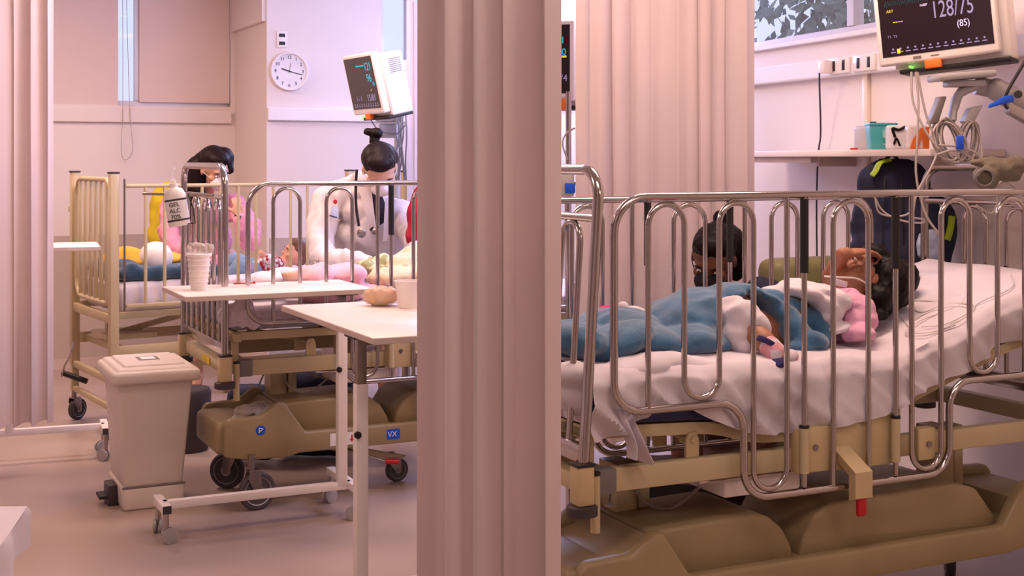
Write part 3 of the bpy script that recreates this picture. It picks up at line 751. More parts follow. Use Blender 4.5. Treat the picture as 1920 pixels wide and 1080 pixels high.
def blanket(name, label, m, R, prims, vox=0.012, wr=0.012, wsc=8, cat='blanket', sm=5):
    mb = MB()
    for (c, rx, ry, rz, e) in prims: mb.ell(c, rx, ry, rz, Matrix.Rotation(e[1], 3, 'Y') @ Matrix.Rotation(e[0], 3, 'X') if e else None)
    o = blob(name, mb, m, None, vox, sm, wr, wsc); o.matrix_world = R; return tag(o, label, cat)
blanket('pink_blanket', 'pale pink blanket bunched on the middle crib in front of the doctor', M_pink, RM,
    [(ML(582, 520, .2), .06, .12, .05, None), (ML(600, 515, .25), .05, .1, .06, (0, .7)), (ML(645, 515, .3), .10, .14, .055, None), (ML(625, 550, .1), .16, .08, .045, None), (ML(600, 590, .09), .10, .06, .03, None), (ML(680, 545, .25), .10, .14, .03, None), (ML(640, 590, .08), .10, .05, .035, None)], wr=0.012, wsc=9)
blanket('cream_blanket', 'fluffy cream blanket on the middle crib under the arm of the doctor', M_creamf, RM,
    [(ML(760, 500, .42), .10, .14, .06, None), (ML(735, 520, .3), .12, .12, .045, None), (ML(780, 520, .3), .12, .14, .05, None), (ML(775, 490, .5), .08, .1, .07, (0, -.3))], wr=0.016, wsc=14)
blanket('patterned_blanket', 'green and cream patterned blanket beside the cream one', M_patch, RM,
    [(ML(690, 505, .4), .06, .1, .045, (0, .3)), (ML(712, 515, .35), .07, .09, .045, None), (ML(715, 492, .5), .07, .08, .035, (0, -.3))], wr=0.01, wsc=12)
blanket('white_towel', 'white towel lying flat at the knees end of the middle crib', M_sheet, RM,
    [(ML(505, 525, .3), .10, .14, .035, None), (ML(540, 518, .35), .10, .12, .04, None), (ML(470, 540, .3), .1, .14, .02, None)], wr=0.008, wsc=9, cat='towel')
# bed B
RB = Matrix.Translation(PB) @ Matrix.Rotation(AB, 4, 'Z')
mb = MB().box(0.04, 1.72, 0.03, 0.74, 0.68, 0.84, 0.035, seg=3)
o = blob('mattress', mb, M_sheet, None, 0.02, 2, 0.012, 6); o.matrix_world = RB
tag(o, 'white covered mattress in the beige crib', 'mattress')
mb = MB(); mb.box(-0.0+0.05, 0.62, 0.05, 0.70, 0.85, 0.92, 0.03, seg=3); mb.ell((0.12, 0.35, 0.93), 0.07, 0.3, 0.03)
o = blob('blue_blanket', mb, M_fleece2, None, 0.014, 4, 0.012, 7); o.matrix_world = RB
tag(o, 'folded dark blue blanket at the slatted end of the beige crib', 'blanket')
blanket('yellow_blanket', 'mustard yellow blanket on top of the folded dark blue one', M_yellow2, RB,
    [((0.22, 0.38, 0.94), .18, .22, .05, None), ((0.35, 0.4, 0.94), .16, .2, .035, None), ((0.18, 0.35, 0.98), .08, .1, .03, None)], wr=0.012, wsc=8)
ty = thing('stuffed_toy', 'tiny red and white toy lying on the yellow blanket', 'toy')
c = RB @ BL(250, 485, .3)
MB().ell(c+Vector((0, 0, .015)), .022).build('red_head', M_redc, ty); MB().ell(c+Vector((-0.005, 0, -.018)), .026, .022, .016).build('white_body', M_card, ty)
bl = thing('balloon', 'round white balloon resting in the beige crib', 'balloon')
c = RB @ BL(292, 483, .2)
MB().ell(c, .093, .093, .090, seg=32, ring=20).build('skin', M_white, bl); MB().lathe([(0.003, 0), (0.008, -.012)], 10, Matrix.Translation(c+Vector((0.0, 0, -.078)))).build('knot', M_white, bl)

# near bed blue blanket -------------------------------------------------
def fold_blob(name, label, m, prims, vox, wr, wsc, sm=4, cat='blanket'):
    return blanket(name, label, m, RN, prims, vox, wr, wsc, cat, sm)
fold_blob('blue_blanket', 'blue fleece blanket spread over the legs of the child in the near crib', M_fleece,
    [(NL(1075, 640, .40), .14, .22, .06, None), (NL(1085, 640, .2), .10, .08, .045, (0, .2)), (NL(1150, 640, .24), .13, .12, .045, (0, -.35)), (NL(1160, 610, .42), .12, .18, .055, None), (NL(1225, 640, .25), .13, .10, .042, (0, .1)),
     (NL(1270, 605, .42), .12, .18, .075, (0, -.5)), (NL(1305, 580, .42), .10, .16, .065, (0, -.3)), (NL(1290, 640, .25), .12, .1, .05, None), (NL(1340, 590, .42), .08, .16, .08, (0, -.3)), (NL(1350, 620, .36), .07, .12, .08, None),
     (NL(1330, 645, .27), .07, .08, .035, None),
     # band arching over the knee
     (NL(1362, 548, .36), .045, .10, .022, (0, -.35)), (NL(1392, 541, .36), .05, .10, .016, (0, .2)), (NL(1425, 558, .34), .05, .10, .02, (0, .5)), (NL(1447, 585, .31), .05, .08, .024, (0, .8)),
     (NL(1475, 590, .28), .06, .06, .03, (0, .7)), (NL(1490, 620, .24), .06, .05, .045, (0, .9)), (NL(1520, 640, .2), .062, .055, .035, (0, .3)), (NL(1515, 605, .3), .055, .08, .055, (0, .6)), (NL(1535, 630, .26), .045, .07, .055, None),
     (NL(1460, 565, .36), .08, .10, .03, (0, .45)), (NL(1500, 650, .2), .05, .05, .022, None)], 0.009, 0.007, 10)
fold_blob('white_blanket', 'white blanket wrapped over the chest of the child', M_sheet,
    [(NL(1470, 545, .36), .06, .10, .014, (0, -.1)), (NL(1510, 540, .34), .065, .12, .026, (0, .15)), (NL(1550, 560, .30), .06, .11, .04, (0, .6)), (NL(1500, 548, .3), .06, .1, .018, (0, .3)), (NL(1553, 585, .26), .035, .07, .05, (0, .9)), (NL(1566, 615, .22), .016, .05, .05, (0, 1.4)), (NL(1540, 570, .26), .045, .07, .024, (0, .8))], 0.008, 0.009, 11)
fold_blob('magenta_garment', 'magenta garment tucked at the foot of the blue blanket', M_magenta,
    [(NL(1150, 583, .5), .06, .05, .02, None), (NL(1180, 592, .45), .06, .05, .02, (0, .35)), (NL(1200, 603, .4), .04, .05, .018, (0, .5))], 0.008, 0.005, 14, cat='clothing')
dl = thing('rag_doll', 'small pale doll with a gold bell lying on the magenta garment', 'doll')
c = RN @ NL(1195, 583, .42)
MB().ell(c, .035, .02, .014, Matrix.Rotation(.3, 3, 'Y')).ell(c+Vector((-.045, 0, .012)), .018).build('body', M_sheet, dl)
MB().ell(c+Vector((.022, -.02, -.008)), .012).build('bell', M_gold, dl)

# =================================================================== PEOPLE
def face(parent, c, R, s, skin, mask=None, eyes=True, lids=M_hair):
    """eyes, brows and (optionally) a mask on a head of scale s; R columns: x right, y forward(-face), z up"""
    P = lambda x, y, z: c+R @ Vector((x, y, z))*s
    for q in (-1, 1):
        if eyes:
            MB().ell(P(q*.033, -.088, .008), .010*s, .008*s, .0042*s, R).build('eye', M_card, parent)
            MB().ell(P(q*.033, -.0945, .007), .0046*s, .004*s, .0040*s, R).build('iris', M_ink, parent)
        MB().tube([P(q*.018, -.097, .026), P(q*.034, -.099, .031), P(q*.052, -.088, .026)], [.0025*s, .0035*s, .002*s], 6).build('eyebrow', lids, parent)
    if mask:
        mb = MB(); mb.ell(P(0, -.075, -.045), .056*s, .045*s, .046*s, R); mb.ell(P(0, -.09, -.03), .03*s, .035*s, .03*s, R)
        o = blob('face_mask', mb, mask, parent, .006*s, 2, .0015, 60)
        MB().tube(spline([P(-.05, -.075, -.02), P(-.078, -.02, -.0), P(-.084, .008, .01)]), .0018*s, 6).build('mask_strap', mask, parent)
        MB().tube(spline([P(.05, -.075, -.02), P(.078, -.02, -.0), P(.084, .008, .01)]), .0018*s, 6).build('mask_strap', mask, parent)
def head_prims(mb, c, R, s):
    P = lambda x, y, z: c+R @ Vector((x, y, z))*s
    mb.ell(P(0, 0.005, .035), .076*s, .096*s, .085*s, R)        # skull
    mb.ell(P(0, -.028, -.03), .058*s, .066*s, .075*s, R)       # jaw / face
    mb.ell(P(0, -.072, -.085), .024*s, .022*s, .018*s, R)      # chin
    mb.ell(P(0, -.095, -.018), .013*s, .02*s, .014*s, R)       # nose tip
    mb.ell(P(0, -.09, .004), .009*s, .014*s, .024*s, R)
    mb.ell(P(0, -.083, -.052), .022*s, .014*s, .008*s, R)      # lips
    mb.ell(P(0, -.08, .03), .05*s, .02*s, .014*s, R)
    for q in (-1, 1):
        mb.ell(P(q*.078, .005, 0), .009*s, .018*s, .028*s, R); mb.ell(P(q*.042, -.062, -.018), .022*s, .02*s, .02*s, R)
def hand_prims(mb, wrist, d, up, L=0.17, curl=0.6, thumb=1):
    """palm and five curled fingers; d = direction of the hand, up = back of the hand normal"""
    d = d.normalized(); up = (up-d*up.dot(d)).normalized(); side = d.cross(up).normalized()
    R = Matrix((side, d, up)).transposed(); k = L/0.17
    mb.ell(wrist+d*.045*k, .037*k, .05*k, .015*k, R)
    mb.tube([wrist-d*.03*k, wrist+d*.02*k], [.024*k, .026*k], 12)
    for i, (o_, l) in enumerate(((-.027, .066), (-.009, .075), (.009, .07), (.026, .056))):
        p = wrist+d*.085*k+side*o_*k; dd = d.copy(); r = .0088*k
        for j in range(3):
            q = Quaternion(side, -curl*(0.5+0.35*j)*1.0) @ dd
            n = p+q*l*k/2.4; sweep_prims(mb, [(p, r), (n, r*.9)], 8); p = n; r *= .9; dd = q
    p = wrist+d*.03*k-side*.03*k*thumb; dd = (d*0.7-side*.7*thumb-up*.25).normalized()
    n = p+dd*.038*k; sweep_prims(mb, [(p, .012*k), (n, .0095*k)], 8); n2 = n+(dd*.4+d*.7-up*.3).normalized()*.03*k
    sweep_prims(mb, [(n, .0095*k), (n2, .008*k)], 8)
def basis(face_dir, up=Vector((0, 0, 1))):
    f = -Vector(face_dir).normalized(); up = (Vector(up)-f*Vector(up).dot(f)).normalized(); x = f.cross(up).normalized()
    return Matrix((x, f, up)).transposed()
def hair_cap(mb, c, R, s, back=0.012, low=-.02, front=.055):
    P = lambda x, y, z: c+R @ Vector((x, y, z))*s
    mb.ell(P(0, .018, .052), .082*s, .098*s, .084*s, R); mb.ell(P(0, .055, low+.02), .07*s, .055*s, .075*s, R)
    mb.ell(P(0, -.03, .082+.01), .066*s, .06*s, .04*s, R)

# ---- doctor (between the middle crib and the beige crib)
dr = thing('person', 'person in a white coat with a high bun leaning over the middle crib', 'person', at(690, 300, 7.1)*1)
dr.location = (0, 0, 0)
hc = at(712, 318, 6.90); HR = basis((0.22, -0.66, -0.75), (0.05, -0.7, 0.7))
hs = 1.07
mb = MB(); head_prims(mb, hc, HR, hs)
sweep_prims(mb, [(hc+HR @ Vector((0, .03, -.06)), .05), (at(700, 352, 7.10), .05), (at(692, 395, 7.22), .07)])
# torso, pelvis and legs form one continuous body under the coat
sweep_prims(mb, [(at(690, 420, 7.26), .08), (at(680, 470, 7.28), .09), (at(665, 560, 7.34), .11)])
for q in (-1, 1): sweep_prims(mb, [(Vector((-0.80+q*.09, 7.34, .85)), .10), (Vector((-0.79+q*.10, 7.30, .48)), .065), (Vector((-0.78+q*.10, 7.36, .10)), .045), (Vector((-0.76+q*.10, 7.24, .05)), .042)])
hand_prims(mb, at(700, 492, 6.62), Vector((0.75, -.35, -.25)), Vector((0, -.3, 1)), .17, .5, 1)
hand_prims(mb, at(772, 484, 6.62), Vector((-.2, -.75, -.3)), Vector((0, -.2, 1)), .17, .5, -1)
body = blob('body', mb, M_skin, dr, .007, 2)
face(dr, hc, HR, hs, M_skin, M_mask)
mb = MB(); hair_cap(mb, hc, HR, hs); mb.ell(at(712, 296, 6.93), .098, .10, .085)
blob('hair', mb, M_hair, dr, .007, 2, .002, 40, stretch=(3, 1, 1))
mb = MB(); b0 = at(702, 250, 6.98); mb.ell(b0+Vector((0.01, 0, 0)), .034, .034, .03); mb.ell(b0+Vector((-.03, 0, .008)), .028, .025, .02); mb.tube([b0-Vector((0, 0, .05)), b0], [.03, .02], 12)
blob('hair_bun', mb, M_hair, dr, .006, 2, .003, 60)
# coat
mb = MB()
mb.ell(at(697, 400, 7.18), .17, .13, .12, Matrix.Rotation(.12, 3, 'Y')); mb.ell(at(715, 440, 7.12), .15, .12, .14); mb.ell(at(684, 362, 7.16), .10, .09, .06); mb.ell(at(682, 338, 7.14), .06, .07, .06, Matrix.Rotation(-.5, 3, 'Y')); mb.ell(at(650, 366, 7.22), .13, .12, .10, Matrix.Rotation(-.55, 3, 'Y'))
mb.ell(at(685, 450, 7.2), .17, .13, .16); mb.ell(at(655, 510, 7.3), .18, .14, .2); mb.ell(at(650, 600, 7.38), .19, .15, .25)
mb.tube([Vector((-.82, 7.40, .95)), Vector((-.81, 7.42, .50))], [.19, .22], 24)
sweep_prims(mb, [(at(612, 378, 7.16), .078), (at(600, 440, 7.0), .068), (at(607, 492, 6.85), .066), (at(650, 490, 6.72), .055), (at(688, 492, 6.64), .042)])
sweep_prims(mb, [(at(748, 398, 7.14), .075), (at(775, 445, 6.95), .062), (at(790, 478, 6.8), .052), (at(772, 482, 6.66), .042)])
coat = blob('coat', mb, M_coat, dr, .010, 3, .018, 8, stretch=(1.3, 1.3, .8))
# shirt in the open front, lapels, stethoscope, pocket badge
def front(px, py, Y): return at(px, py, Y)
g = MB(); g.ell(at(708, 400, 7.03), .05, .03, .13, Matrix.Rotation(-.12, 3, 'Y')); blob('shirt', g, M_dark, dr, .007, 2)
def strip(pts, w, name, m, th=.004):
    mb = MB(); pts = spline(pts, 6); vs = []
    for p in pts: vs.append((p+Vector((-w/2, 0, 0)), p+Vector((w/2, 0, 0))))
    a = [[mb.bm.verts.new(v) for v in r] for r in vs]
    for r, q in zip(a, a[1:]): mb.bm.faces.new((r[0], r[1], q[1], q[0]))
    solid(mb, th); return mb.build(name, m, dr)
mb = grid_cloth(4, 10, lambda a, b: at(672+b*28+a*(24-16*b), 350+b*105, 6.965-0.035*math.sin(b*PI)-a*.015)); solid(mb, .004).build('lapel', M_coat, dr)
mb = grid_cloth(4, 8, lambda a, b: at(722-6*b+a*(18-10*b)+2*b, 372+b*80, 6.945+a*.015)); solid(mb, .004).build('lapel', M_coat, dr)
st = thing('stethoscope', 'dark stethoscope around the neck of the person in the white coat', 'stethoscope')
mb = MB(); mb.tube(spline([at(669, 318, 6.98), at(667, 350, 6.97), at(668, 390, 6.96), at(673, 424, 6.95)]), .0075, 8)
mb.tube(spline([at(714, 385, 6.94), at(712, 400, 6.93), at(700, 425, 6.93), at(694, 432, 6.93)]), .006, 8)
mb.build('tubing', M_dark, st)
MB().lathe([(0, 0), (.022, 0), (.024, .006), (.012, .014), (0, .014)], 20, Matrix.Translation(at(678, 437, 6.93)) @ Matrix.Rotation(PI/2, 4, 'X'), cap=False).build('chest_piece', M_chrome2, st)
MB().lathe([(0, 0), (.015, 0), (.016, .005), (.008, .012), (0, .012)], 18, Matrix.Translation(at(703, 434, 6.92)) @ Matrix.Rotation(PI/2, 4, 'X'), cap=False).build('bell', M_chrome2, st)
bd = thing('coat_badge', 'small badge with a red dot pinned on the coat sleeve', 'badge')
B0 = at(628, 398, 6.90)
MB().box(B0.x-.018, B0.x+.018, B0.y-.002, B0.y+.002, B0.z-.03, B0.z+.03, .003).build('card', M_ltblue, bd)
MB().ell(B0+Vector((.002, -.004, .055)), .011, .004, .012).build('reel', M_red, bd)
MB().tube([at(618, 404, 6.9), at(632, 408, 6.9)], .004, 6).build('pen', M_ink, bd)
text_obj('printed_word', 'FORTUN', .034, M_grey, dr, Matrix.Translation(at(604, 492, 6.775)) @ Matrix.Rotation(PI/2, 4, 'X'))

# ---- woman in pink (behind the beige crib)
wp = thing('person', 'person with long dark hair, white mask and pink jacket behind the beige crib', 'person')
hc = at(402, 318, 8.35); HR = basis((0.62, -0.62, -0.48), (0.1, -0.3, 1)); hs = 1.06
mb = MB(); head_prims(mb, hc, HR, hs)
sweep_prims(mb, [(hc+HR @ Vector((0, .03, -.06)), .052), (at(385, 362, 8.5), .055), (at(380, 400, 8.55), .11), (at(385, 470, 8.62), .12), (at(388, 520, 8.66), .13)])
for q in (-1, 1): sweep_prims(mb, [(Vector((-1.96+q*.09, 8.68, .85)), .09), (Vector((-1.96+q*.10, 8.66, .48)), .06), (Vector((-1.96+q*.10, 8.72, .09)), .042), (Vector((-1.94+q*.10, 8.60, .045)), .04)])
hand_prims(mb, at(448, 405, 8.05), Vector((-.15, .1, .9)), Vector((.3, -1, 0)), .16, .9, 1)
hand_prims(mb, at(430, 488, 8.1), Vector((.8, -.3, -.4)), Vector((0, -.3, 1)), .16, .6, 1)
blob('body', mb, M_skin, wp, .008, 2)
face(wp, hc, HR, hs, M_skin, M_mask)
mb = MB(); hair_cap(mb, hc, HR, hs)
sweep_prims(mb, [(at(385, 310, 8.45), .085), (at(368, 345, 8.48), .075), (at(352, 385, 8.48), .05), (at(350, 410, 8.46), .03)])
sweep_prims(mb, [(at(400, 300, 8.40), .095), (at(372, 318, 8.38), .085), (at(360, 350, 8.36), .06), (at(385, 385, 8.36), .04)]); sweep_prims(mb, [(at(418, 296, 8.36), .07), (at(430, 318, 8.34), .03)])
blob('hair', mb, M_hair, wp, .009, 3, .003, 22, stretch=(2, 2, .4))
mb = MB()
mb.ell(at(385, 400, 8.58), .20, .13, .10); mb.ell(at(385, 450, 8.62), .17, .14, .17); mb.ell(at(388, 510, 8.66), .17, .15, .16)
sweep_prims(mb, [(at(325, 385, 8.52), .075), (at(315, 430, 8.38), .062), (at(330, 468, 8.25), .052), (at(400, 490, 8.12), .042), (at(425, 490, 8.12), .036)])
sweep_prims(mb, [(at(438, 385, 8.50), .072), (at(470, 425, 8.3), .062), (at(468, 455, 8.15), .056), (at(452, 425, 8.05), .04), (at(450, 412, 8.05), .035)])
blob('jacket', mb, M_pinkj, wp, .011, 3, .016, 11)
w_ = thing('wristwatch', 'dark wristwatch on the raised wrist of the person in pink', 'watch')
MB().lathe([(.033, -.012), (.036, -.01), (.036, .01), (.033, .012)], 20, Matrix.Translation(at(450, 408, 8.05)) @ Matrix.Rotation(.2, 4, 'Y')).build('strap', M_dark, w_)
MB().box(-.012, .012, -.04, -.034, -.012, .012, .002, Matrix.Translation(at(450, 408, 8.05))).build('dial', M_dark, w_)

# ---- baby in the beige crib
bb = thing('person', 'baby lying in the beige crib in a red and white patterned top', 'person')
hc = at(553, 478, 7.95); HR = basis((-0.72, -0.35, 0.35), (0.75, 0.25, 0.5)); hs = 0.74
mb = MB(); head_prims(mb, hc, HR, hs); mb.ell(hc, .062)
sweep_prims(mb, [(hc+Vector((-.05, 0, -.05)), .035), (at(518, 500, 7.9), .06), (at(480, 505, 7.85), .055)])
sweep_prims(mb, [(at(475, 505, 7.82), .045), (at(440, 492, 7.8), .035), (at(425, 508, 7.8), .028), (at(418, 506, 7.78), .022)])
sweep_prims(mb, [(at(475, 512, 7.75), .045), (at(450, 505, 7.7), .035), (at(430, 516, 7.7), .028), (at(422, 512, 7.68), .022)])
hand_prims(mb, at(500, 484, 7.75), Vector((-.4, -.3, .5)), Vector((0, -1, .3)), .08, .9, 1)
blob('body', mb, M_skin2, bb, .006, 2); face(bb, hc, HR, hs, M_skin2, None)
mb = MB(); hair_cap(mb, hc, HR, hs); blob('hair', mb, mat('light_brown_hair', (110, 74, 54), .6), bb, .006, 2)
mb = MB(); mb.ell(at(505, 496, 7.85), .085, .09, .062); mb.ell(at(485, 503, 7.82), .06, .08, .05); sweep_prims(mb, [(at(512, 490, 7.78), .035), (at(500, 487, 7.75), .026)])
blob('patterned_top', mb, M_patt, bb, .008, 3, .004, 14)
mb = MB(); sweep_prims(mb, [(at(475, 504, 7.82), .055), (at(440, 488, 7.8), .046), (at(430, 500, 7.8), .04)]); sweep_prims(mb, [(at(475, 510, 7.75), .055), (at(448, 500, 7.7), .046), (at(435, 512, 7.7), .038)])
blob('trousers', mb, M_jean, bb, .008, 3, .006, 16)

# ---- child in the near crib
cdp = thing('person', 'child lying in the near crib with dark hair, pink top and patterned sock', 'person')
cdp.matrix_world = RN
hc = NL(1622, 528, .40); HR = basis((-0.55, 0.28, 0.72), (0.80, 0.0, 0.55)); hs = 0.98
mb = MB(); head_prims(mb, hc, HR, hs)
sweep_prims(mb, [(hc+HR @ Vector((0, .02, -.07)), .048), (NL(1590, 578, .36), .07), (NL(1540, 600, .34), .085), (NL(1470, 615, .34), .085), (NL(1410, 625, .34), .08)])
sweep_prims(mb, [(NL(1400, 610, .38), .065), (NL(1382, 575, .34), .05), (NL(1398, 612, .22), .044), (NL(1432, 640, .14), .036), (NL(1445, 655, .11), .027), (NL(1462, 672, .08), .024)])
sweep_prims(mb, [(NL(1410, 620, .48), .06), (NL(1330, 605, .5), .05), (NL(1260, 640, .48), .038), (NL(1210, 640, .48), .03)])
sweep_prims(mb, [(NL(1600, 545, .52), .042), (NL(1558, 520, .54), .034), (NL(1568, 498, .44), .028), (NL(1582, 479, .36), .022)])
hand_prims(mb, NL(1584, 476, .35), Vector((.97, -.05, .10)), Vector((-.1, -.1, 1)), .15, .30, 1)
blob('body', mb, M_skinb, cdp, .0055, 2); face(cdp, hc, HR, hs, M_skinb, None, lids=M_hair2)
mb = MB(); hair_cap(mb, hc, HR, hs)
mb.ell(NL(1662, 532, .36), .08, .095, .095); mb.ell(NL(1648, 560, .30), .05, .05, .05); mb.ell(NL(1650, 570, .34), .045, .06, .045); mb.ell(NL(1690, 520, .44), .055, .07, .065); mb.ell(NL(1683, 560, .36), .04, .05, .03)
sweep_prims(mb, [(NL(1640, 578, .3), .028), (NL(1655, 590, .26), .018), (NL(1635, 597, .24), .006)])
blob('hair', mb, M_hair2, cdp, .007, 2, .005, 30, stretch=(1, 2, 1))
mb = MB(); mb.ell(NL(1590, 598, .28), .07, .12, .06); mb.ell(NL(1602, 622, .20), .05, .08, .03); mb.ell(NL(1602, 575, .26), .05, .08, .045, Matrix.Rotation(.5, 3, 'Y')); mb.ell(NL(1590, 562, .33), .06, .08, .035, Matrix.Rotation(.5, 3, 'Y')); mb.ell(NL(1565, 612, .3), .06, .08, .055)
blob('pink_top', mb, M_pinkknit, cdp, .007, 3, .009, 16)
mb = MB(); mb.ell(NL(1372, 590, .27), .05, .05, .06, Matrix.Rotation(.2, 3, 'Y')); mb.ell(NL(1392, 595, .22), .055, .055, .055); mb.ell(NL(1380, 625, .22), .042, .05, .055); mb.ell(NL(1415, 605, .2), .055, .05, .035, Matrix.Rotation(.55, 3, 'Y')); mb.ell(NL(1390, 650, .2), .028, .04, .03)
blob('white_trousers', mb, M_sheet, cdp, .007, 3, .009, 12)
mb = MB(); sweep_prims(mb, [(NL(1443, 650, .115), .034), (NL(1455, 664, .095), .035), (NL(1459, 676, .085), .030)]); mb.ell(NL(1472, 672, .09), .046, .036, .026, Matrix.Rotation(-.3, 3, 'Y'))
sk = blob('sock', mb, mat('striped_sock', (210, 200, 206), .9, col2=(214, 150, 162), scale=30), cdp, .005, 2)
mb = MB(); mb.ell(NL(1457, 682, .070), .042, .034, .018, Matrix.Rotation(-.35, 3, 'Y')); mb.build('sock_sole', mat('indigo_knit', (44, 34, 88), .9), cdp)
MB().lathe([(.034, -.008), (.0365, 0), (.034, .008)], 20, Matrix.Translation(NL(1438, 644, .118)) @ Matrix.Rotation(.6, 4, 'Y')).build('sock_cuff', mat('indigo_knit', (44, 34, 88), .9), cdp)
mb = MB(); a = hc+HR @ Vector((-.035, -.105, -.02)); MB().box(-.03, .03, -.004, .004, -.011, .011, .003, Matrix.Translation(NL(1575, 531, .33)) @ Matrix.Rotation(.25, 4, 'Y')).build('cheek_tape', M_sheet, cdp)
MB().tube(spline([NL(1545, 518, .33), NL(1575, 520, .30), NL(1605, 522, .29), NL(1625, 533, .29), NL(1628, 548, .3)]), .003, 8).build('feeding_tube', M_tube, cdp)

# ---- woman sitting behind the near crib
wn_ = thing('person', 'person with a dark top knot and navy clothes seated behind the near crib', 'person')
hc = at(1338, 487, 5.22); HR = basis((-0.35, -0.75, -0.50), (0, -.35, 1)); hs = 1.05
mb = MB(); head_prims(mb, hc, HR, hs)
sweep_prims(mb, [(hc+HR @ Vector((0, .03, -.07)), .05), (at(1345, 555, 5.33), .06), (at(1345, 610, 5.36), .12), (at(1345, 700, 5.38), .13), (at(1345, 790, 5.38), .15)])
for q in (-1, 1): sweep_prims(mb, [(Vector((.82+q*.1, 5.36, .5)), .085), (Vector((.80+q*.14, 5.02, .48)), .065), (Vector((.80+q*.14, 5.04, .1)), .045), (Vector((.80+q*.14, 4.94, .045)), .04)])
blob('body', mb, M_skinb2, wn_, .008, 2)
face(wn_, hc, HR, hs, M_skinb2, M_dark, lids=M_hair2)
mb = MB(); hair_cap(mb, hc, HR, hs); mb.ell(at(1350, 458, 5.28), .105, .10, .09); mb.ell(at(1380, 490, 5.30), .04, .06, .08)
mb.ell(at(1350, 408, 5.25), .028, .028, .03); mb.tube([at(1350, 408, 5.25), at(1348, 440, 5.25)], .022, 10)
blob('hair', mb, M_hair2, wn_, .008, 2, .003, 40)
mb = MB(); mb.ell(at(1345, 590, 5.38), .2, .12, .09); mb.ell(at(1345, 660, 5.40), .17, .14, .2)
sweep_prims(mb, [(at(1262, 592, 5.32), .065), (at(1250, 640, 5.2), .055), (at(1290, 690, 5.08), .045)])
sweep_prims(mb, [(at(1425, 552, 5.34), .07), (at(1470, 560, 5.2), .055), (at(1500, 545, 5.05), .045)])
mb.tube([Vector((.82, 5.38, .72)), Vector((.82, 5.38, .5))], [.17, .19], 20)
blob('navy_top', mb, M_navyc, wn_, .011, 3, .007, 9)
stl = thing('recliner_chair', 'olive recliner chair partly hidden behind the near crib', 'chair', (1.22, 5.55, 0), A_DIR)
MB().box(-0.24, 0.16, -0.12, 0.03, 0.62, 1.10, .05, seg=3).build('backrest', M_olive, stl)
MB().box(-0.24, 0.16, -0.3, 0.0, 0.3, 0.42, .04, seg=3).build('seat', M_olive, stl)
for x in (-.2, .12):
    for y in (-.26, -.04): MB().tube([(x, y, 0), (x, y, 0.31)], .018, 10).build('leg', M_dkgrey, stl)

# =================================================================== OVERBED TABLES
def obt(label, org, L_, Wd, zt, leg, base, top_rng, cw, group='white overbed tables'):
    """org world, rotation A_DIR; leg=(x,y) ; base: long bar y range etc. (local)"""
    t = thing('overbed_table', label, 'table', org, A_DIR, None)
    x0, x1, y0, y1 = top_rng
    o = MB().box(x0, x1, y0, y1, zt-0.022, zt, .003).build('tabletop', M_lam, t)
    MB().box(x0-.0015, x1+.0015, y0-.0015, y1+.0015, zt-0.019, zt-0.003).build('edge_band', M_lamedge, o, False)
    lx, ly = leg
    MB().box(lx-.02, lx+.02, ly-.02, ly+.02, base[4], zt-.18, .003).build('upright', M_white, t)
    MB().box(lx-.016, lx+.016, ly-.016, ly+.016, zt-.20, zt-.02, .002).build('telescopic_tube', M_chrome2, t)
    MB().box(lx-.04, lx+.06, ly-.05, ly+.05, zt-.03, zt-.0225, .002).build('mount_plate', M_dkgrey, t)
    MB().tube([(lx-.02, ly-.025, zt-.34), (lx-.02, ly-.035, zt-.34)], .012, 10).build('lock_knob', M_black, t)
    bx0, bx1, c0, c1, zb = base
    mb = MB(); h = .016
    if cw == 'x':      # long bar along x, two cross bars along y
        mb.box(bx0, bx1, ly-.018, ly+.018, zb-h, zb+h, .002)
        for x in (bx0, bx1): mb.box(x-.018, x+.018, ly+c0, ly+(c1 if x == bx1 else c1*.4), zb-h, zb+h, .002)
        ends = [(x, ly+c) for x in (bx0, bx1) for c in (c0+.02, (c1 if x == bx1 else c1*.4)-.02)]
        caps = [(x, ly+c0-.002, 0) for x in (bx0, bx1)]
    else:
        mb.box(lx-.018, lx+.018, bx0, bx1, zb-h, zb+h, .002)
        for y in (bx0, bx1): mb.box(lx+c0, lx+c1, y-.018, y+.018, zb-h, zb+h, .002)
        ends = [(lx+c, y) for y in (bx0, bx1) for c in (c0+.02, c1-.02)]; caps = []
    o = mb.build('base_frame', M_white, t)
    for (x, y, _) in caps: MB().box(x-.0165, x+.0165, y-.003, y+.003, zb-h+.001, zb+h-.001).build('end_cap', M_dkgrey, o)
    for i, (x, y) in enumerate(ends):
        c = bpy.data.objects.new('caster', None); C.objects.link(c); c.parent = t; c.location = (x, y, 0); c.rotation_euler = (0, 0, 1.2*i)
        r = .03
        for q in (-1, 1):
            R = Matrix.Translation((.012, q*.012, r)) @ Matrix.Rotation(PI/2, 4, 'X')
            MB().lathe([(r*.6, -.007), (r, -.006), (r, .006), (r*.6, .007)], 20, R).build('wheel', M_ltgrey, c)
        f = MB(); f.prism([(.0, r), (.02, r), (.018, r*2), (-.012, r*2.2)], -.003, .003, .001); f.lathe([(.012, r*1.9), (.012, zb-h)], 12); f.build('fork', M_chrome, c)
    return t
oU = at(350, 300, 5.25); oU.z = 0
tU = obt('white overbed table with the cup and bowl in front of the middle crib', oU, 0, 0, .965, (.66, .07), (-.08, .70, -.09, .28, .135), (-.01, .77, -.03, .44), 'x')
oL = Vector((-0.424, 4.08, 0))
tL = obt('white overbed table with the bread, largest and closest beside the curtain', oL, 0, 0, .955, (.045, .25), (-.2, .27, -.03, .35, .10), (0.0, .50, 0.0, 1.02), 'y')
oW = at(10, 300, 6.6); oW.z = 0
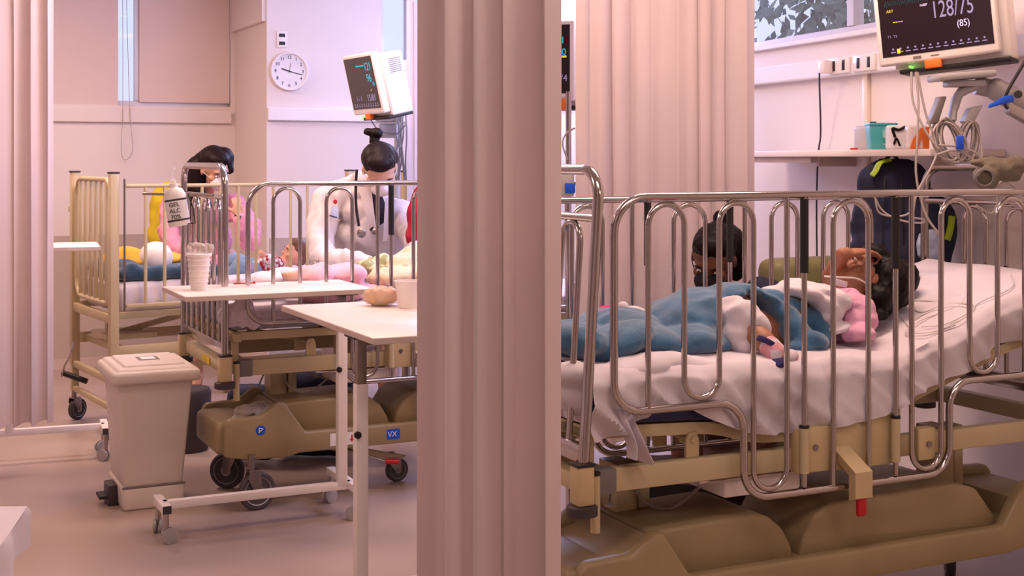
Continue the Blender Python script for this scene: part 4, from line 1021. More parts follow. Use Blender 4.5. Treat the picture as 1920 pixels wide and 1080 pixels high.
tW = obt('white wheeled table base standing below the far left curtain', oW, 0, 0, 1.075, (.02, .0), (-.1, .47, -.14, .12, .15), (-.3, .44, -.2, .2), 'x')
tW.rotation_euler = (0, 0, math.radians(20))
RU = Matrix.Translation(oU) @ Matrix.Rotation(A_DIR, 4, 'Z'); RL = Matrix.Translation(oL) @ Matrix.Rotation(A_DIR, 4, 'Z')
def on_table(px, py, z):          # point where the pixel ray reaches height z
    Y = (EYE-z)/((py-HY)/F); return at(px, py, Y)
# paper cup stack with crumpled plastic
c = on_table(373, 543, .965)
cp = thing('paper_cup', 'tall white ribbed cup holding crumpled clear plastic on the table', 'cup', c)
MB().lathe([(0, 0), (.032, 0), (.034, .01), (.046, .135), (.053, .14), (.053, .148), (.05, .15), (.043, .14), (.031, .01), (0, .008)], 32, cap=False).build('cup_body', M_white, cp)
mb = MB()
for i in range(5): mb.lathe([(.0375+.0022*i, .03+.022*i), (.0395+.0022*i, .034+.022*i), (.038+.0022*i, .038+.022*i)], 32)
mb.build('ribs', M_white, cp)
mb = MB(); rr = random.Random(2)
for i in range(9): mb.ell((rr.uniform(-.03, .03), rr.uniform(-.03, .03), .155+rr.uniform(0, .03)), .025, .02, .016)
blob('crumpled_plastic', mb, M_bag, cp, .005, 1, .008, 40)
# food bowl
c = on_table(545, 526, .965)
bo = thing('food_bowl', 'small clear tub of orange puree on the upper table', 'bowl', c)
MB().lathe([(0, 0), (.034, 0), (.045, .038), (.05, .044), (.05, .047), (.044, .044)], 28, cap=False).build('tub', M_clear, bo)
MB().lathe([(0, .002), (.0325, .002), (.0425, .034), (0, .036)], 28, cap=False).build('puree', M_juice, bo)
c = on_table(455, 533, .965); d = U
pn = thing('red_pen', 'thin red pen lying on the upper table beside the tub', 'pen')
MB().tube([c-d*.04+Vector((0, 0, .004)), c+d*.045+Vector((0, 0, .004))], .003, 8).build('barrel', M_red, pn); MB().ell(c+d*.05+Vector((0, 0, .006)), .006).build('cap', M_red, pn)
c = on_table(712, 573, .955)
br = thing('bagged_bread', 'bread roll in a clear bag on the large overbed table', 'bread', c)
mb = MB(); mb.ell((0, 0, .034), .062, .045, .034); mb.ell((.03, .01, .035), .045, .04, .03)
blob('bread', mb, M_bread, br, .005, 3, .004, 20)
mb = MB(); mb.ell((0.005, 0, .036), .070, .052, .038); mb.ell((.07, .01, .03), .03, .03, .022)
blob('bag', mb, M_bag, br, .006, 1, .008, 30)
c = on_table(768, 577, .955)
MBc = MB().lathe([(0, 0), (.042, 0), (.054, .095), (.058, .1), (.052, .1), (.04, .005), (0, .005)], 28, cap=False)
o = MBc.build('paper_tub', M_white); o.location = c; tag(o, 'white paper tub beside the bagged bread, half behind the curtain', 'tub')

# =================================================================== WASTE BIN
ob = Vector((-1.656, 5.68, 0)); bn = thing('waste_bin', 'tall white pedal waste bin with a domed lid beside the middle crib', 'bin', ob, A_DIR)
def frus(mb, a, b, z0, z1, bev=.012):
    t = bmesh.new(); v0 = [t.verts.new((x, y, z0)) for x, y in ((a[0], a[2]), (a[1], a[2]), (a[1], a[3]), (a[0], a[3]))]
    v1 = [t.verts.new((x, y, z1)) for x, y in ((b[0], b[2]), (b[1], b[2]), (b[1], b[3]), (b[0], b[3]))]
    t.faces.new(v0[::-1]); t.faces.new(v1)
    for k in range(4): t.faces.new((v0[k], v0[(k+1) % 4], v1[(k+1) % 4], v1[k]))
    bmesh.ops.bevel(t, geom=t.edges[:], offset=bev, segments=3, profile=.5, affect='EDGES'); mb.merge(t)
mb = MB(); frus(mb, (.0, .255, .0, .36), (-.006, .263, -.004, .37), 0.0, .10); frus(mb, (.004, .252, .004, .356), (-.022, .292, -.02, .39), .095, .555)
mb.build('body', M_bin, bn)
mb = MB(); mb.box(-.006, .262, -.006, .002, .098, .104, .001); mb.build('seam', M_grey, bn)
mb = MB(); frus(mb, (-.055, .325, -.05, .42), (-.05, .32, -.045, .415), .545, .60, .018); frus(mb, (-.035, .305, -.03, .40), (-.02, .29, -.015, .385), .597, .612, .006); frus(mb, (.0, .27, .01, .36), (.01, .26, .02, .35), .607, .622, .005)
ld = mb.build('lid', M_bin, bn)
MB().box(.09, .18, .13, .24, .621, .6235, .001).build('lid_label', M_grey, ld); MB().box(.105, .165, .15, .22, .6232, .6245, .0005).build('label_print', M_card, ld)
mb = MB(); mb.box(-.045, -.002, .12, .24, .0, .09, .006); mb.build('pedal_recess', M_dkgrey, bn)
MB().box(-.08, -.01, .13, .23, .03, .045, .004).build('pedal', M_black, bn)

# =================================================================== PATIENT MONITORS AND WALL RIGHT
def monitor(label, c, right, up, w, h, dep, content, knob=True, back=0.0, bz=.06, backw=None):
    """c = centre of the screen front; right/up world axes"""
    right = right.normalized(); up = (up-right*up.dot(right)).normalized(); n = right.cross(up)    # towards viewer
    M = Matrix((right, up, n)).transposed().to_4x4(); M.translation = c
    t = thing('patient_monitor', label, 'monitor')
    hs_ = MB(); hs_.box(-w/2-.018, w/2+.018, -h/2-.032, h/2+.018, -.045, 0.0, .010, M, 3)
    hs_.build('bezel', M_white, t)
    MB().box(-w/2, w/2, -h/2, h/2, -.004, .0015, .0, M).build('screen', M_screen, t, False)
    b = MB(); b.box(-w/2+.03, w/2+.03+back, -h/2-.055, h/2+.0, -dep, -.042, .012, M, 3); hb = b.build('housing', M_white, t)
    v = MB()
    for i in range(8): v.box(w/2+.0295+back, w/2+.0315+back, h/2-.11+.01*i, h/2-.105+.01*i, -dep+.02, -.08, 0, M)
    v.build('vent', M_grey, hb, False)
    MB().box(-w/2+.05, w/2+.028+back, -h/2-.068, -h/2-.052, -dep+.005, -.02, .004, M).build('base_plate', M_black, t)
    MB().box(-w*.13, w*.02, -h/2-.06, -h/2-.028, -.03, .003, .004, M).build('alarm_tag', M_orange, t)
    MB().box(-w*.27, -w*.255, -h/2-.05, -h/2-.042, -.04, -.036+.04, .001, M).build('led', M_led, t)
    content(t, M, w, h); return t, M
def icon_row(t, M, w, h, n=13, m=M_tG):
    mb = MB(); mc = MB()
    for i in range(n):
        x = -w*.40+w*.82*i/(n-1); mb.box(x-.009, x+.009, -h*.455, -h*.442, .0015, .0022, 0, M); mc.lathe([(.004, 0), (.004, .001)], 8, M @ Matrix.Translation((x, -h*.41, .0015)))
    mb.build('button_captions', m, t, False); mc.build('button_icons', m, t, False)
def wavef(t, M, x0, x1, y, amp, nn, m, name='waveform'):
    pts = [M @ Vector((x0+(x1-x0)*i/nn, y+amp*(1 if i % 2 else -1)*(.7+.3*math.sin(i)), .0022)) for i in range(nn+1)]
    return MB().tube(pts, .0012, 4).build(name, m, t)
def contN(t, M, w, h):
    T = lambda s, x, y, z, m, al='CENTER', sx=1: text_obj('readout', s, z, m, t, M @ Matrix.Translation((x, y, .002)), .0004, al, sx)
    T('128/75', w*.165, -h*.0, .090, M_tG, sx=.62); T('(85)', w*.25, -h*.20, .036, M_tW, sx=.8)
    wavef(t, M, -w*.44, w*.25, h*.165, .012, 70, M_tC2); T('121', w*.3, h*.36, .06, M_tC)
    T('ART', -w*.43, h*.07, .014, M_tY, 'LEFT'); T('----', -w*.38, -h*.065, .03, M_tY, 'LEFT'); T('NIBP', -w*.12, h*.09, .013, M_tW, 'LEFT'); T('T1  T2', -w*.44, -h*.25, .013, M_tG, 'LEFT')
    icon_row(t, M, w, h)
    MB().box(-w*.365, -w*.335, -h*.47, -h*.41, .0016, .0024, 0, M).build('alarm_icon', M_tY, t, False)
    sticker('maker_plate', M_grey, t, M @ Matrix.Translation((-w*.19, -h/2-.014, .0)), .03, .010); sticker('maker_name', M_grey, t, M @ Matrix.Translation((-w*.03, -h/2-.014, 0)), .03, .004)
def contM(t, M, w, h):
    T = lambda s, x, y, z, m, al='CENTER': text_obj('readout', s, z, m, t, M @ Matrix.Translation((x, y, .002)), .0004, al)
    T('121', w*.32, h*.30, .06, M_tC); T('96', w*.30, h*.08, .06, M_tC); T('76', w*.42, -.01, .03, M_tC); wavef(t, M, -w*.1, w*.2, h*.33, .005, 30, M_tC)
    T('15/81', w*.25, -h*.30, .05, M_tG); T('--', w*.3, -h*.14, .03, M_tY); icon_row(t, M, w, h, 11); T('1 - 1', -w*.2, -h*.3, .04, M_tG)
cN = at(1767, 25, 4.97); rN = Vector((.866, -.5, 0)); upv = Vector((-.06, -.02, 1)); q = Quaternion(rN.cross(Vector((0, 0, 1))).normalized(), math.radians(-5.5))
# centre chosen so that the lower-left corner sits at (1655,110)
rr_ = (q @ rN).normalized()
if rr_.z < 0: rr_ = (q.inverted() @ rN).normalized()
uu = Vector((0, 0, 1)); uu = (uu-rr_*uu.dot(rr_)).normalized()
LLc = at(1656, 109, 5.05); WN_, HN_ = .405, .30
monitor('large patient monitor reading 128/75 above the near crib', LLc+rr_*WN_/2+uu*HN_/2, rr_, uu, WN_, HN_, .19, contN, back=.02)
LL = at(664, 206, 7.35); rM = Vector((.5, -.866, 0)); nM = Vector((-.866, -.5, 0)); th = math.radians(13); uM = Vector((0, 0, 1))*math.cos(th)+nM*math.sin(th)
monitor('tilted patient monitor on an arm above the doctor', LL+rM*.18+uM*.14, rM, uM, .36, .28, .17, contM)
LL = at(1000, 176, 5.75); r3 = Vector((.93, -.36, 0)).normalized()
def cont3(t, M, w, h):
    T = lambda s, x, y, z, m, al='CENTER': text_obj('readout', s, z, m, t, M @ Matrix.Translation((x, y, .002)), .0004, al)
    a = -.035
    T('161', w*.455+a, h*.27, .040, M_tC); T('100', w*.47+a, h*.1, .040, M_tC); T('81/4', w*.47+a, -h*.28, .040, M_tG); wavef(t, M, -w*.4, w*.2, h*.3, .01, 40, M_tC)
    MB().box(w*.40, w*.46, h*.02, h*.05, .0016, .0024, 0, M).build('alarm_icon', M_tY, t, False)
mon3 = monitor('patient monitor mostly hidden behind the foreground curtain', at(1077, 110, 5.6)-r3*.20, r3, Vector((0, 0, 1)), .36, .29, .15, cont3)
MB().box(-.03, .03, -.03, .03, -.0, .02, .004, mon3[1] @ Matrix.Translation((.15, -.185, -.02))).build('alarm_knob', M_orange, mon3[0])

# arm of the large monitor
ar = thing('monitor_mount', 'grey swivel arm holding the large monitor', 'monitor arm')
mb = MB(); a0 = at(1790, 148, 4.93)
mb.box(-.11, .10, -.08, .08, -.012, .012, .008, Matrix.Translation(a0+Vector((.03, 0, .01))) @ Matrix.Rotation(-.08, 4, 'Y')); mb.box(-.06, .07, -.05, .05, -.03, -.006, .006, Matrix.Translation(a0+Vector((.03, 0, .0))))
mb.build('tilt_plate', M_ltgrey, ar)
mb = MB(); mb.tube(spline([at(1830, 160, 4.93), at(1800, 175, 4.93), at(1788, 205, 4.93), at(1785, 228, 4.93)]), [.036]*8+[.032]*8+[.028]*8+[.02], 14, flat=.5); mb.build('cable_post', M_ltgrey, ar)
mb = MB(); mb.prism([(-.05, 0), (-.012, .10), (.012, .10), (-.02, 0)], -.03, .03, .004, Matrix.Translation(at(1780, 232, 4.93)+Vector((-.03, 0, 0)))); mb.build('cable_hook', M_grey, ar)
mb = MB(); mb.prism([(0, 0), (.025, .05), (.07, .06), (.045, .01), (.02, -.015)], -.03, .03, .004, Matrix.Translation(at(1803, 228, 4.93))); mb.build('cable_hook', M_ltgrey, ar)
mb = MB(); sweep_prims(mb, [(at(1868, 168, 4.93), .042), (at(1940, 207, 4.95), .042)], 20); mb.build('arm_tube', M_ltgrey, ar)
mb = MB(); mb.tube([at(1830, 160, 4.95), at(1868, 168, 4.95)], .034, 16); mb.build('arm_joint', M_ltgrey, ar)
mb = MB(); mb.prism([(0, 0), (0, .04), (.25, -.09), (.25, -.14)], -.03, .03, .005, Matrix.Translation(at(1888, 212, 4.92))); mb.build('arm_cover', M_cable, ar)
MB().lathe([(0, 0), (.014, 0), (.014, .01), (0, .01)], 20, Matrix.Translation(at(1908, 177, 4.885)) @ Matrix.Rotation(PI/2, 4, 'X'), cap=False).build('arm_bolt', M_dkgrey, ar)
p3 = at(1990, 235, 5.0); mb = MB(); mb.tube([p3, Vector((2.13, 5.0, p3.z))], .035, 14)
cl = thing('clip_cable', 'black cable with a bright blue clip by the monitor arm', 'cable')
MB().tube(spline([at(1925, 110, 4.8), at(1890, 170, 4.82), at(1884, 195, 4.83), at(1890, 204, 4.83)]), .006, 8).build('cable', M_cabled, cl)
mb = MB(); mb.prism([(-.055, -.03), (-.055, -.02), (0, .012), (.03, .018), (.035, -.008), (.01, -.012)], -.01, .01, .003, Matrix.Translation(at(1882, 187, 4.80))); mb.build('clip', M_blue, cl)
# coiled leads
lc = thing('coiled_leads', 'bundle of coiled grey sensor leads hanging below the monitor arm', 'cables')
mb = MB(); rr = random.Random(5)
for i in range(11):
    cx, cy = 1780+rr.uniform(-6, 6), 262+rr.uniform(-4, 8); ax = 22+rr.uniform(-8, 6)
    pts = [at(cx+ax*math.sin(a)*(-1)-8*math.cos(a), cy-38*math.cos(a), 4.9+.02*math.sin(a+i)+.004*i) for a in [2*PI*k/20 for k in range(20)]]
    mb.tube(pts, .0038, 6, closed=True)
for i in range(8):
    cx, cy = 1815+rr.uniform(-5, 6), 262+rr.uniform(-4, 8); ax = 13+rr.uniform(-4, 5)
    pts = [at(cx+ax*math.sin(a)+5*math.cos(a), cy-36*math.cos(a), 4.9+.02*math.sin(a+i)+.004*i) for a in [2*PI*k/20 for k in range(20)]]
    mb.tube(pts, .0038, 6, closed=True)
mb.build('coil', M_cable, lc)
MB().box(-.012, .012, -.01, .01, -.03, .02, .003, Matrix.Translation(at(1800, 265, 4.85))).build('blue_tie', M_blue, lc)
mb = MB()
mb.tube(spline([at(1709, 135, 4.95), at(1712, 190, 4.93), at(1735, 245, 4.9), at(1760, 280, 4.88)]), .0045, 8)
mb.tube(spline([at(1717, 135, 4.95), at(1722, 190, 4.93), at(1720, 260, 4.9), at(1718, 330, 4.88), at(1735, 400, 4.86), at(1765, 445, 4.85)]), .0045, 8)
mb.tube(spline([at(1720, 135, 4.95), at(1735, 210, 4.93), at(1756, 275, 4.9), at(1748, 310, 4.88), at(1720, 360, 4.86), at(1712, 395, 4.85)]), .0045, 8)
mb.tube(spline([at(1760, 272, 4.87), at(1800, 276, 4.86), at(1835, 292, 4.86), at(1850, 330, 4.86), at(1870, 370, 4.85), at(1860, 400, 4.85), at(1830, 385, 4.85)]), .0042, 8)
mb.tube(spline([at(1756, 290, 4.87), at(1790, 282, 4.86), at(1825, 300, 4.86), at(1838, 335, 4.86), at(1862, 352, 4.85), at(1885, 340, 4.85), at(1925, 370, 4.85)]), .0042, 8)
mb.tube(spline([at(1825, 222, 4.9), at(1838, 260, 4.9), at(1840, 300, 4.88), at(1825, 325, 4.87)]), .0035, 8)
mb.tube(spline([at(1712, 395, 4.85), at(1690, 405, 4.85), at(1650, 400, 4.85), at(1640, 370, 4.85)]), .0035, 8)
mb.tube(spline([at(1640, 370, 4.9), at(1655, 395, 4.9), at(1685, 412, 4.9), at(1725, 418, 4.9), at(1733, 412, 4.9), at(1710, 408, 4.9)]), .0035, 8)
mb.build('loose_leads', M_cable, lc)
cf = thing('pressure_cuff', 'olive blood pressure cuff draped over the head rail of the near crib', 'cuff')
mb = MB(); mb.ell(at(1858, 305, 4.78), .08, .03, .02); mb.ell(at(1880, 322, 4.74), .075, .02, .035, Matrix.Rotation(.15, 3, 'Y')); mb.ell(at(1850, 335, 4.72), .045, .018, .04); mb.ell(at(1905, 310, 4.74), .04, .02, .035)
blob('cuff', mb, mat('taupe_cloth', (112, 102, 86), .8, var=.15, bump=.4), cf, .006, 2, .006, 20)
mb = MB()
for i in range(4): mb.tube([at(1846+(16+i*1.5)*math.cos(a), 333+(15+i)*math.sin(a), 4.69+.004*i) for a in [2*PI*k/16 for k in range(16)]], .003, 6, closed=True)
mb.build('hose', M_grey, cf)
# shelf
sh = thing('wall_shelf', 'pale wall shelf with bottles and packets on the right wall', 'shelf')
Ms = MR @ Matrix.Identity(4); s0, s1 = wr_s(1478), wr_s(1890)
MB().box(s0-0.02, s1, -.36, -.01, 1.515, 1.543, .003, Ms).build('board', M_lam, sh)
MB().box(s0+.08, s0+.75, -.33, -.29, 1.488, 1.515, .003, Ms).build('support_rail', M_lamedge, sh)
for s in (s0+.6, s1-.2): MB().prism([(s-.01, 1.515), (s+.01, 1.515), (s+.01, 1.47), (s-.01, 1.47)], -.2, -.0, .002, Ms).build('bracket', M_lamedge, sh)
def shelf_pt(px, back=.22):
    # point above the shelf at depth offset "back" from the wall
    k = (px-960)/F; p0 = MR @ Vector((0, -back, 0)); d = WRd; t = (p0.x-k*p0.y)/(k*d.y-d.x); p = p0+d*t; return Vector((p.x, p.y, 1.543))
Rz = Matrix.Rotation(math.atan2(WRd.y, WRd.x), 4, 'Z')
c = shelf_pt(1624); o = thing('lotion_bottle', 'white bottle with a navy cap on the shelf, leftmost item', 'bottle', c)
MB().box(-.055, .055, -.03, .03, 0, .105, .014, Rz, 3).build('bottle_body', M_ltgrey, o); MB().lathe([(.014, .104), (.014, .122), (0, .122)], 16, Matrix.Translation((.03, 0, 0))).build('cap', M_navy, o)
c = shelf_pt(1652, .24); o = thing('wipes_tub', 'teal wet-wipes tub on the shelf', 'tub', c)
MB().prism([(-.05, 0), (.05, 0), (.058, .105), (-.058, .105)], -.04, .04, .006, Rz.inverted() @ Rz).build('tub', M_teal, o); MB().box(-.06, .06, -.044, .044, .1, .113, .005).build('lid', M_teal, o)
MB().box(-.005, .04, -.043, -.04, .02, .085, .001).build('tub_label', mat('soft_teal', (150, 200, 190), .6, col2=(60, 150, 140), scale=40), o)
c = shelf_pt(1690, .24); o = thing('diaper_packet', 'white packet with a dark printed picture on the shelf', 'packet', c)
mb = MB().box(-.06, .06, -.03, .03, 0, .1, .012, None, 3); mb.build('packet_body', M_card, o)
MB().tube(spline([(-.035, -.033, .05), (-.045, -.033, .085), (-.02, -.033, .08), (.005, -.033, .092)]), .006, 6).build('printed_mark', M_hair, o)
MB().tube(spline([(-.04, -.033, .02), (-.03, -.033, .045), (-.015, -.033, .015)]), .0045, 6).build('printed_mark', M_hair, o)
c = shelf_pt(1722, .24); o = thing('orange_packet', 'orange and white packet at the end of the shelf items', 'packet', c)
MB().box(-.05, .035, -.03, .03, 0, .095, .012, None, 3).build('packet_body', M_white, o)
MB().prism([(-.045, .002), (-.03, .045), (0, .085), (.034, .09), (.034, .002), (.01, .002), (.005, .05), (-.01, .002)], -.034, -.028, .001).build('orange_print', M_orange, o)
MB().tube([shelf_pt(1599, .33)+Vector((-.01, 0, .004)), shelf_pt(1604, .33)+Vector((.01, 0, .004))], .004, 8).build('pen_cap', M_red)
tag(bpy.data.objects['pen_cap'], 'tiny red cap lying at the front edge of the shelf', 'cap')

# backpack hanging under the shelf
bp = thing('backpack', 'navy backpack with lime piping hanging under the shelf', 'backpack')
mb = MB(); mb.ell(at(1676, 350, 5.52), .155, .085, .12); mb.ell(at(1678, 385, 5.52), .165, .09, .15); mb.ell(at(1668, 420, 5.52), .16, .10, .2); mb.ell(at(1668, 480, 5.5), .17, .11, .15); mb.ell(at(1735, 430, 5.45), .13, .08, .17); mb.ell(at(1720, 480, 5.45), .14, .08, .12)
blob('bag_body', mb, M_navyc, bp, .012, 3, .008, 9)
mb = MB(); mb.tube(spline([at(1668, 300, 5.45), at(1650, 306, 5.44), at(1641, 322, 5.43), at(1634, 330, 5.43)]), [.02]*24+[.012], 8, flat=.4); mb.build('lime_piping', M_lime, bp)
mb = MB(); mb.tube(spline([at(1785, 405, 5.36), at(1782, 428, 5.36), at(1776, 450, 5.36)]), .014, 8); mb.build('lime_piping', M_lime, bp)
mb = MB(); mb.tube(spline([at(1660, 330, 5.43), at(1656, 390, 5.40), at(1655, 460, 5.39)]), .003, 6); mb.tube(spline([at(1690, 330, 5.43), at(1692, 390, 5.40), at(1694, 460, 5.39)]), .003, 6); mb.build('zips', M_black, bp)
mb = MB(); mb.tube(spline([at(1655, 308, 5.52), at(1672, 290, 5.6), at(1690, 308, 5.52)]), .008, 8); mb.build('handle_strap', M_black, bp)
mb = MB(); mb.ell(at(1742, 462, 5.33), .05, .03, .07)
o = blob('white_cloth', mb, M_ltblue, None, .008, 2, .008, 16); tag(o, 'pale cloth tucked at the lower right of the backpack', 'cloth')

# leads lying on the near mattress
it = thing('infusion_tubing', 'clear tubing coiled loosely on the white sheet near the pillow end', 'tubing')
mb = MB(); rr = random.Random(12)
def onsheet(px, py):
    best = None
    for i in range(60):
        y = .06+.70*i/59; p = NL(px, py, y); e = abs(p.z-(spl(TOPN, p.x)+.009))
        if best is None or e < best[0]: best = (e, p)
    return RN @ best[1]
for (pp, jx, jy) in (([(1690, 590), (1700, 610), (1720, 625), (1760, 618), (1800, 600), (1820, 580), (1790, 575), (1740, 585), (1710, 600)], 3, 2),
                 ([(1712, 560), (1760, 565), (1800, 556), (1805, 567), (1760, 590), (1720, 600), (1700, 625), (1735, 630), (1790, 612)], 3, 3),
                 ([(1705, 575), (1730, 583), (1780, 570), (1825, 572), (1815, 590), (1770, 605), (1725, 612)], 3, 3),
                 ([(1825, 575), (1850, 560), (1880, 550), (1900, 535), (1895, 515)], 1, 1),
                 ([(1712, 555), (1705, 535), (1722, 525), (1726, 515), (1712, 512)], 1, 1)):
    mb.tube(spline([onsheet(x+rr.uniform(-jx, jx), y+rr.uniform(-jy, jy)) for x, y in pp]), .0022, 6)
mb.build('tube_loops', M_tube, it)

# sanitizer bottle hung on the end rail of the middle crib
sn = thing('sanitizer_bottle', 'labelled pump bottle hung on the foot rail of the middle crib', 'bottle')
b0 = at(337, 424, 5.62); Rt = Matrix.Translation(b0) @ Matrix.Rotation(-.16, 4, 'Y')
MB().lathe([(0, 0), (.043, 0), (.046, .008), (.046, .13), (.036, .155), (.018, .165), (.018, .18), (0, .18)], 28, Rt @ Matrix.Diagonal((1, .75, 1, 1)), cap=False).build('bottle_body', M_white, sn)
lb = MB().lathe([(.0466, .02), (.0466, .118)], 28, Rt @ Matrix.Diagonal((1, .75, 1, 1)), cap=False).build('label_wrap', M_card, sn)
mb = MB()
mb.lathe([(.047, .022), (.047, .03)], 28, Rt @ Matrix.Diagonal((1, .75, 1, 1)), cap=False); mb.build('label_band', M_dkgrey, lb); mb = MB(); mb.lathe([(.047, .108), (.047, .116)], 28, Rt @ Matrix.Diagonal((1, .75, 1, 1)), cap=False); mb.build('label_band', M_dkgrey, lb)
for i, wd_ in enumerate(('GEL', 'ALC', '70%')):
    text_obj('label_text', wd_, .026, M_dkgrey, lb, Rt @ Matrix.Translation((0, -.036, .092-.026*i)) @ Matrix.Rotation(PI/2, 4, 'X'))
MB().lathe([(.015, .18), (.015, .195), (.006, .2), (.006, .235), (.02, .237), (.02, .247), (0, .247)], 16, Rt, cap=False).build('pump', M_clear, sn)
MB().tube(spline([at(268, 363, 5.68), at(300, 364, 5.66), at(330, 364, 5.64), at(400, 366, 5.6)]), .006, 8).build('hanger_rod', M_chrome, sn)
MB().tube([at(352, 362, 5.60), at(362, 390, 5.6), at(366, 418, 5.6), at(352, 420, 5.6)], .003, 6).build('wire_holder', M_black, sn)

# yellow garment on the wall behind the person in pink
o = blob('yellow_gown', (lambda m: (m.ell(at(303, 400, 9.2), .085, .05, .20), m.ell(at(318, 385, 9.2), .12, .05, .17), m.ell(at(300, 440, 9.2), .09, .05, .1), m)[-1])(MB()), M_yellow, None, .012, 3, .01, 8)
tag(o, 'yellow garment hanging on the wall behind the person in pink', 'gown')
# armchair and red jacket behind the doctor
gc = thing('armchair', 'green vinyl armchair behind the person in the white coat', 'chair', at(778, 300, 7.95)*1, A_DIR)
gc.location.z = 0
MB().box(-.08, .42, -.05, .07, .55, 1.11, .02, seg=3).build('backrest', M_olive, gc); MB().box(-.08, .42, -.04, .4, .4, .5, .03, seg=3).build('seat', M_olive, gc)
for x in (-.05, .38):
    for y in (0, .36): MB().tube([(x, y, 0), (x, y, .41)], .016, 8).build('leg', M_chrome2, gc)
o = blob('red_jacket', (lambda m: (m.ell(at(781, 412, 6.85), .05, .05, .12), m.ell(at(797, 385, 6.87), .07, .05, .12), m.ell(at(777, 442, 6.85), .045, .04, .08), m)[-1])(MB()), M_redc, None, .01, 3, .008, 12)
tag(o, 'dark red jacket draped beside the green armchair', 'jacket')
# equipment cluster behind the doctor (under the tilted monitor)
eq = thing('monitor_stand', 'pole and clustered cables under the tilted monitor', 'stand')
MB().tube([at(738, 215, 7.75), at(738, 832, 7.75*1)*1], .018, 12) if False else MB().tube([at(745, 215, 7.6), Vector((at(745, 215, 7.6).x, 7.6, 0.05))], .018, 12).build('pole', M_ltgrey, eq)
mb = MB(); mb.lathe([(.2, .0), (.2, .03), (.05, .05)], 24, Matrix.Translation((at(745, 215, 7.6).x, 7.6, 0))); mb.build('pole_foot', M_ltgrey, eq)
mb = MB(); mb.box(-.09, .06, -.06, .06, -.02, .03, .01, Matrix.Translation(at(735, 222, 7.5))); mb.box(-.05, .05, -.04, .04, -.08, 0, .01, Matrix.Translation(at(728, 232, 7.5))); mb.build('swivel_mount', M_ltgrey, eq)
mb = MB(); rr = random.Random(8)
for i in range(7):
    x = 742+i*3; mb.tube(spline([at(x, 210+rr.uniform(-6, 6), 7.45), at(x+rr.uniform(-6, 8), 250, 7.4), at(x+rr.uniform(-4, 8), 300, 7.4), at(x+rr.uniform(-6, 6), 345, 7.42)]), .005, 6)
mb.tube(spline([at(690, 215, 7.4), at(700, 232, 7.4), at(712, 246, 7.4), at(740, 250, 7.4)]), .004, 6)
mb.tube(spline([at(718, 248, 7.35), at(742, 252, 7.35), at(760, 235, 7.35)]), .004, 6)
mb.build('cables', M_grey, eq)
# device cluster between the curtains
ds = thing('infusion_stand', 'steel stand with small devices between the two middle curtains', 'stand')
pz = at(1066, 300, 5.45)
MB().tube([Vector((pz.x, pz.y, .04)), Vector((pz.x, pz.y, 1.78))], .012, 12).build('pole', M_chrome, ds)
MB().lathe([(.16, 0), (.16, .03), (.03, .045)], 24, Matrix.Translation((pz.x, pz.y, 0))).build('foot', M_ltgrey, ds)
MB().box(-.05, .03, -.05, .05, -.05, .05, .008, Matrix.Translation(at(1062, 345, 5.42))).build('pump_body', M_ltgrey, ds); MB().box(-.02, .02, -.055, -.05, -.02, .02, .002, Matrix.Translation(at(1068, 352, 5.42))).build('pump_display', M_blue, ds)
MB().tube(spline([at(1078, 240, 5.4), at(1062, 250, 5.4), at(1055, 270, 5.4), at(1064, 300, 5.4)]), .004, 6).build('cable', M_cable, ds)
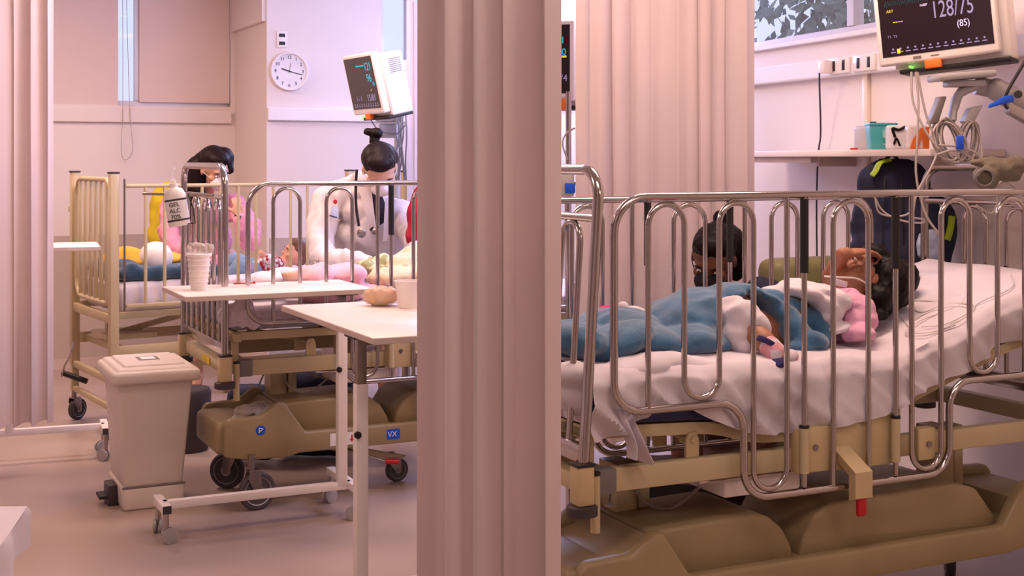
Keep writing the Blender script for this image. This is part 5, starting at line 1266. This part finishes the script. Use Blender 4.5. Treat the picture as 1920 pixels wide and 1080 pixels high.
# bag on the base of the middle crib
mb = MB(); mb.ell(ML(470, 770, .12), .07, .07, .02); mb.ell(ML(500, 775, .08), .07, .06, .022); mb.ell(ML(490, 765, .2), .06, .08, .025); mb.ell(ML(450, 785, .1), .04, .05, .012)
o = blob('clear_bag', mb, M_bag, None, .006, 1, .012, 24); o.matrix_world = RM; tag(o, 'crumpled clear bag lying on the base of the middle crib', 'bag')
mb = MB(); mb.ell(ML(487, 778, .14), .05, .05, .012)
o = blob('folded_blue_cloth', mb, M_fleece2, None, .005, 1, .006, 20); o.matrix_world = RM; tag(o, 'blue-grey cloth inside the clear bag on the base', 'cloth')
# dark luggage behind the middle crib's columns
mb = MB(); mb.box(-.13, .13, -.08, .08, .0, .36, .05, seg=3)
o = blob('dark_holdall', mb, M_navyc, None, .015, 3, .01, 8); o.location = at(478, 300, 6.62); o.location.z = .02; tag(o, 'dark holdall standing on the floor behind the middle crib', 'bag')
mb = MB(); mb.box(-.2, .2, -.12, .12, .0, .42, .06, seg=3)
o = blob('dark_suitcase', mb, M_navyc, None, .015, 3, .01, 8); o.location = at(590, 300, 6.75); o.location.z = .02; tag(o, 'larger dark bag on the floor under the middle crib', 'bag')
mb = MB(); mb.lathe([(0, 0), (.10, 0), (.11, .02), (.12, .3), (.11, .32), (0, .33)], 28, cap=False)
o = mb.build('dark_bucket', M_dkgrey); o.location = Vector((at(352, 300, 6.9).x, 6.9, 0)); tag(o, 'dark round bucket on the floor behind the white bin', 'bucket')
# dark bag beneath the near crib
mb = MB(); mb.box(-.28, .28, -.12, .12, 0, .36, .07, seg=3)
o = blob('floor_bag', mb, M_dark, None, .016, 3, .01, 8); o.location = at(1310, 300, 5.0); o.location.z = .02; tag(o, 'black bag on the floor below the near crib', 'bag')
# sheet corner at the lower left edge of the picture: a foreground cot
fc = thing('stretcher', 'white sheeted stretcher corner at the lower left edge', 'stretcher', Vector((-1.60, 2.80, 0)), .2)
MB().box(-.9, .46, -.5, .45, .50, .62, .03, seg=3).build('mattress', M_mattg, fc)
mb = grid_cloth(40, 30, lambda a, b: Vector((-.9+1.38*min(1, a*1.25)+.012*math.sin(b*20)*(a > .8), -.52+1.0*b, .63-max(0, a-.8)*(.75+.25*math.sin(b*5))+.006*noise.noise(Vector((a*8, b*8, 1))))))
solid(mb, .003).build('sheet', M_sheet, fc)
mb = MB()
for x in (-.8, .35):
    for y in (-.4, .35): MB().tube([(x, y, .0), (x, y, .51)], .018, 10).build('leg', M_chrome2, fc)
bpy.context.view_layer.update()
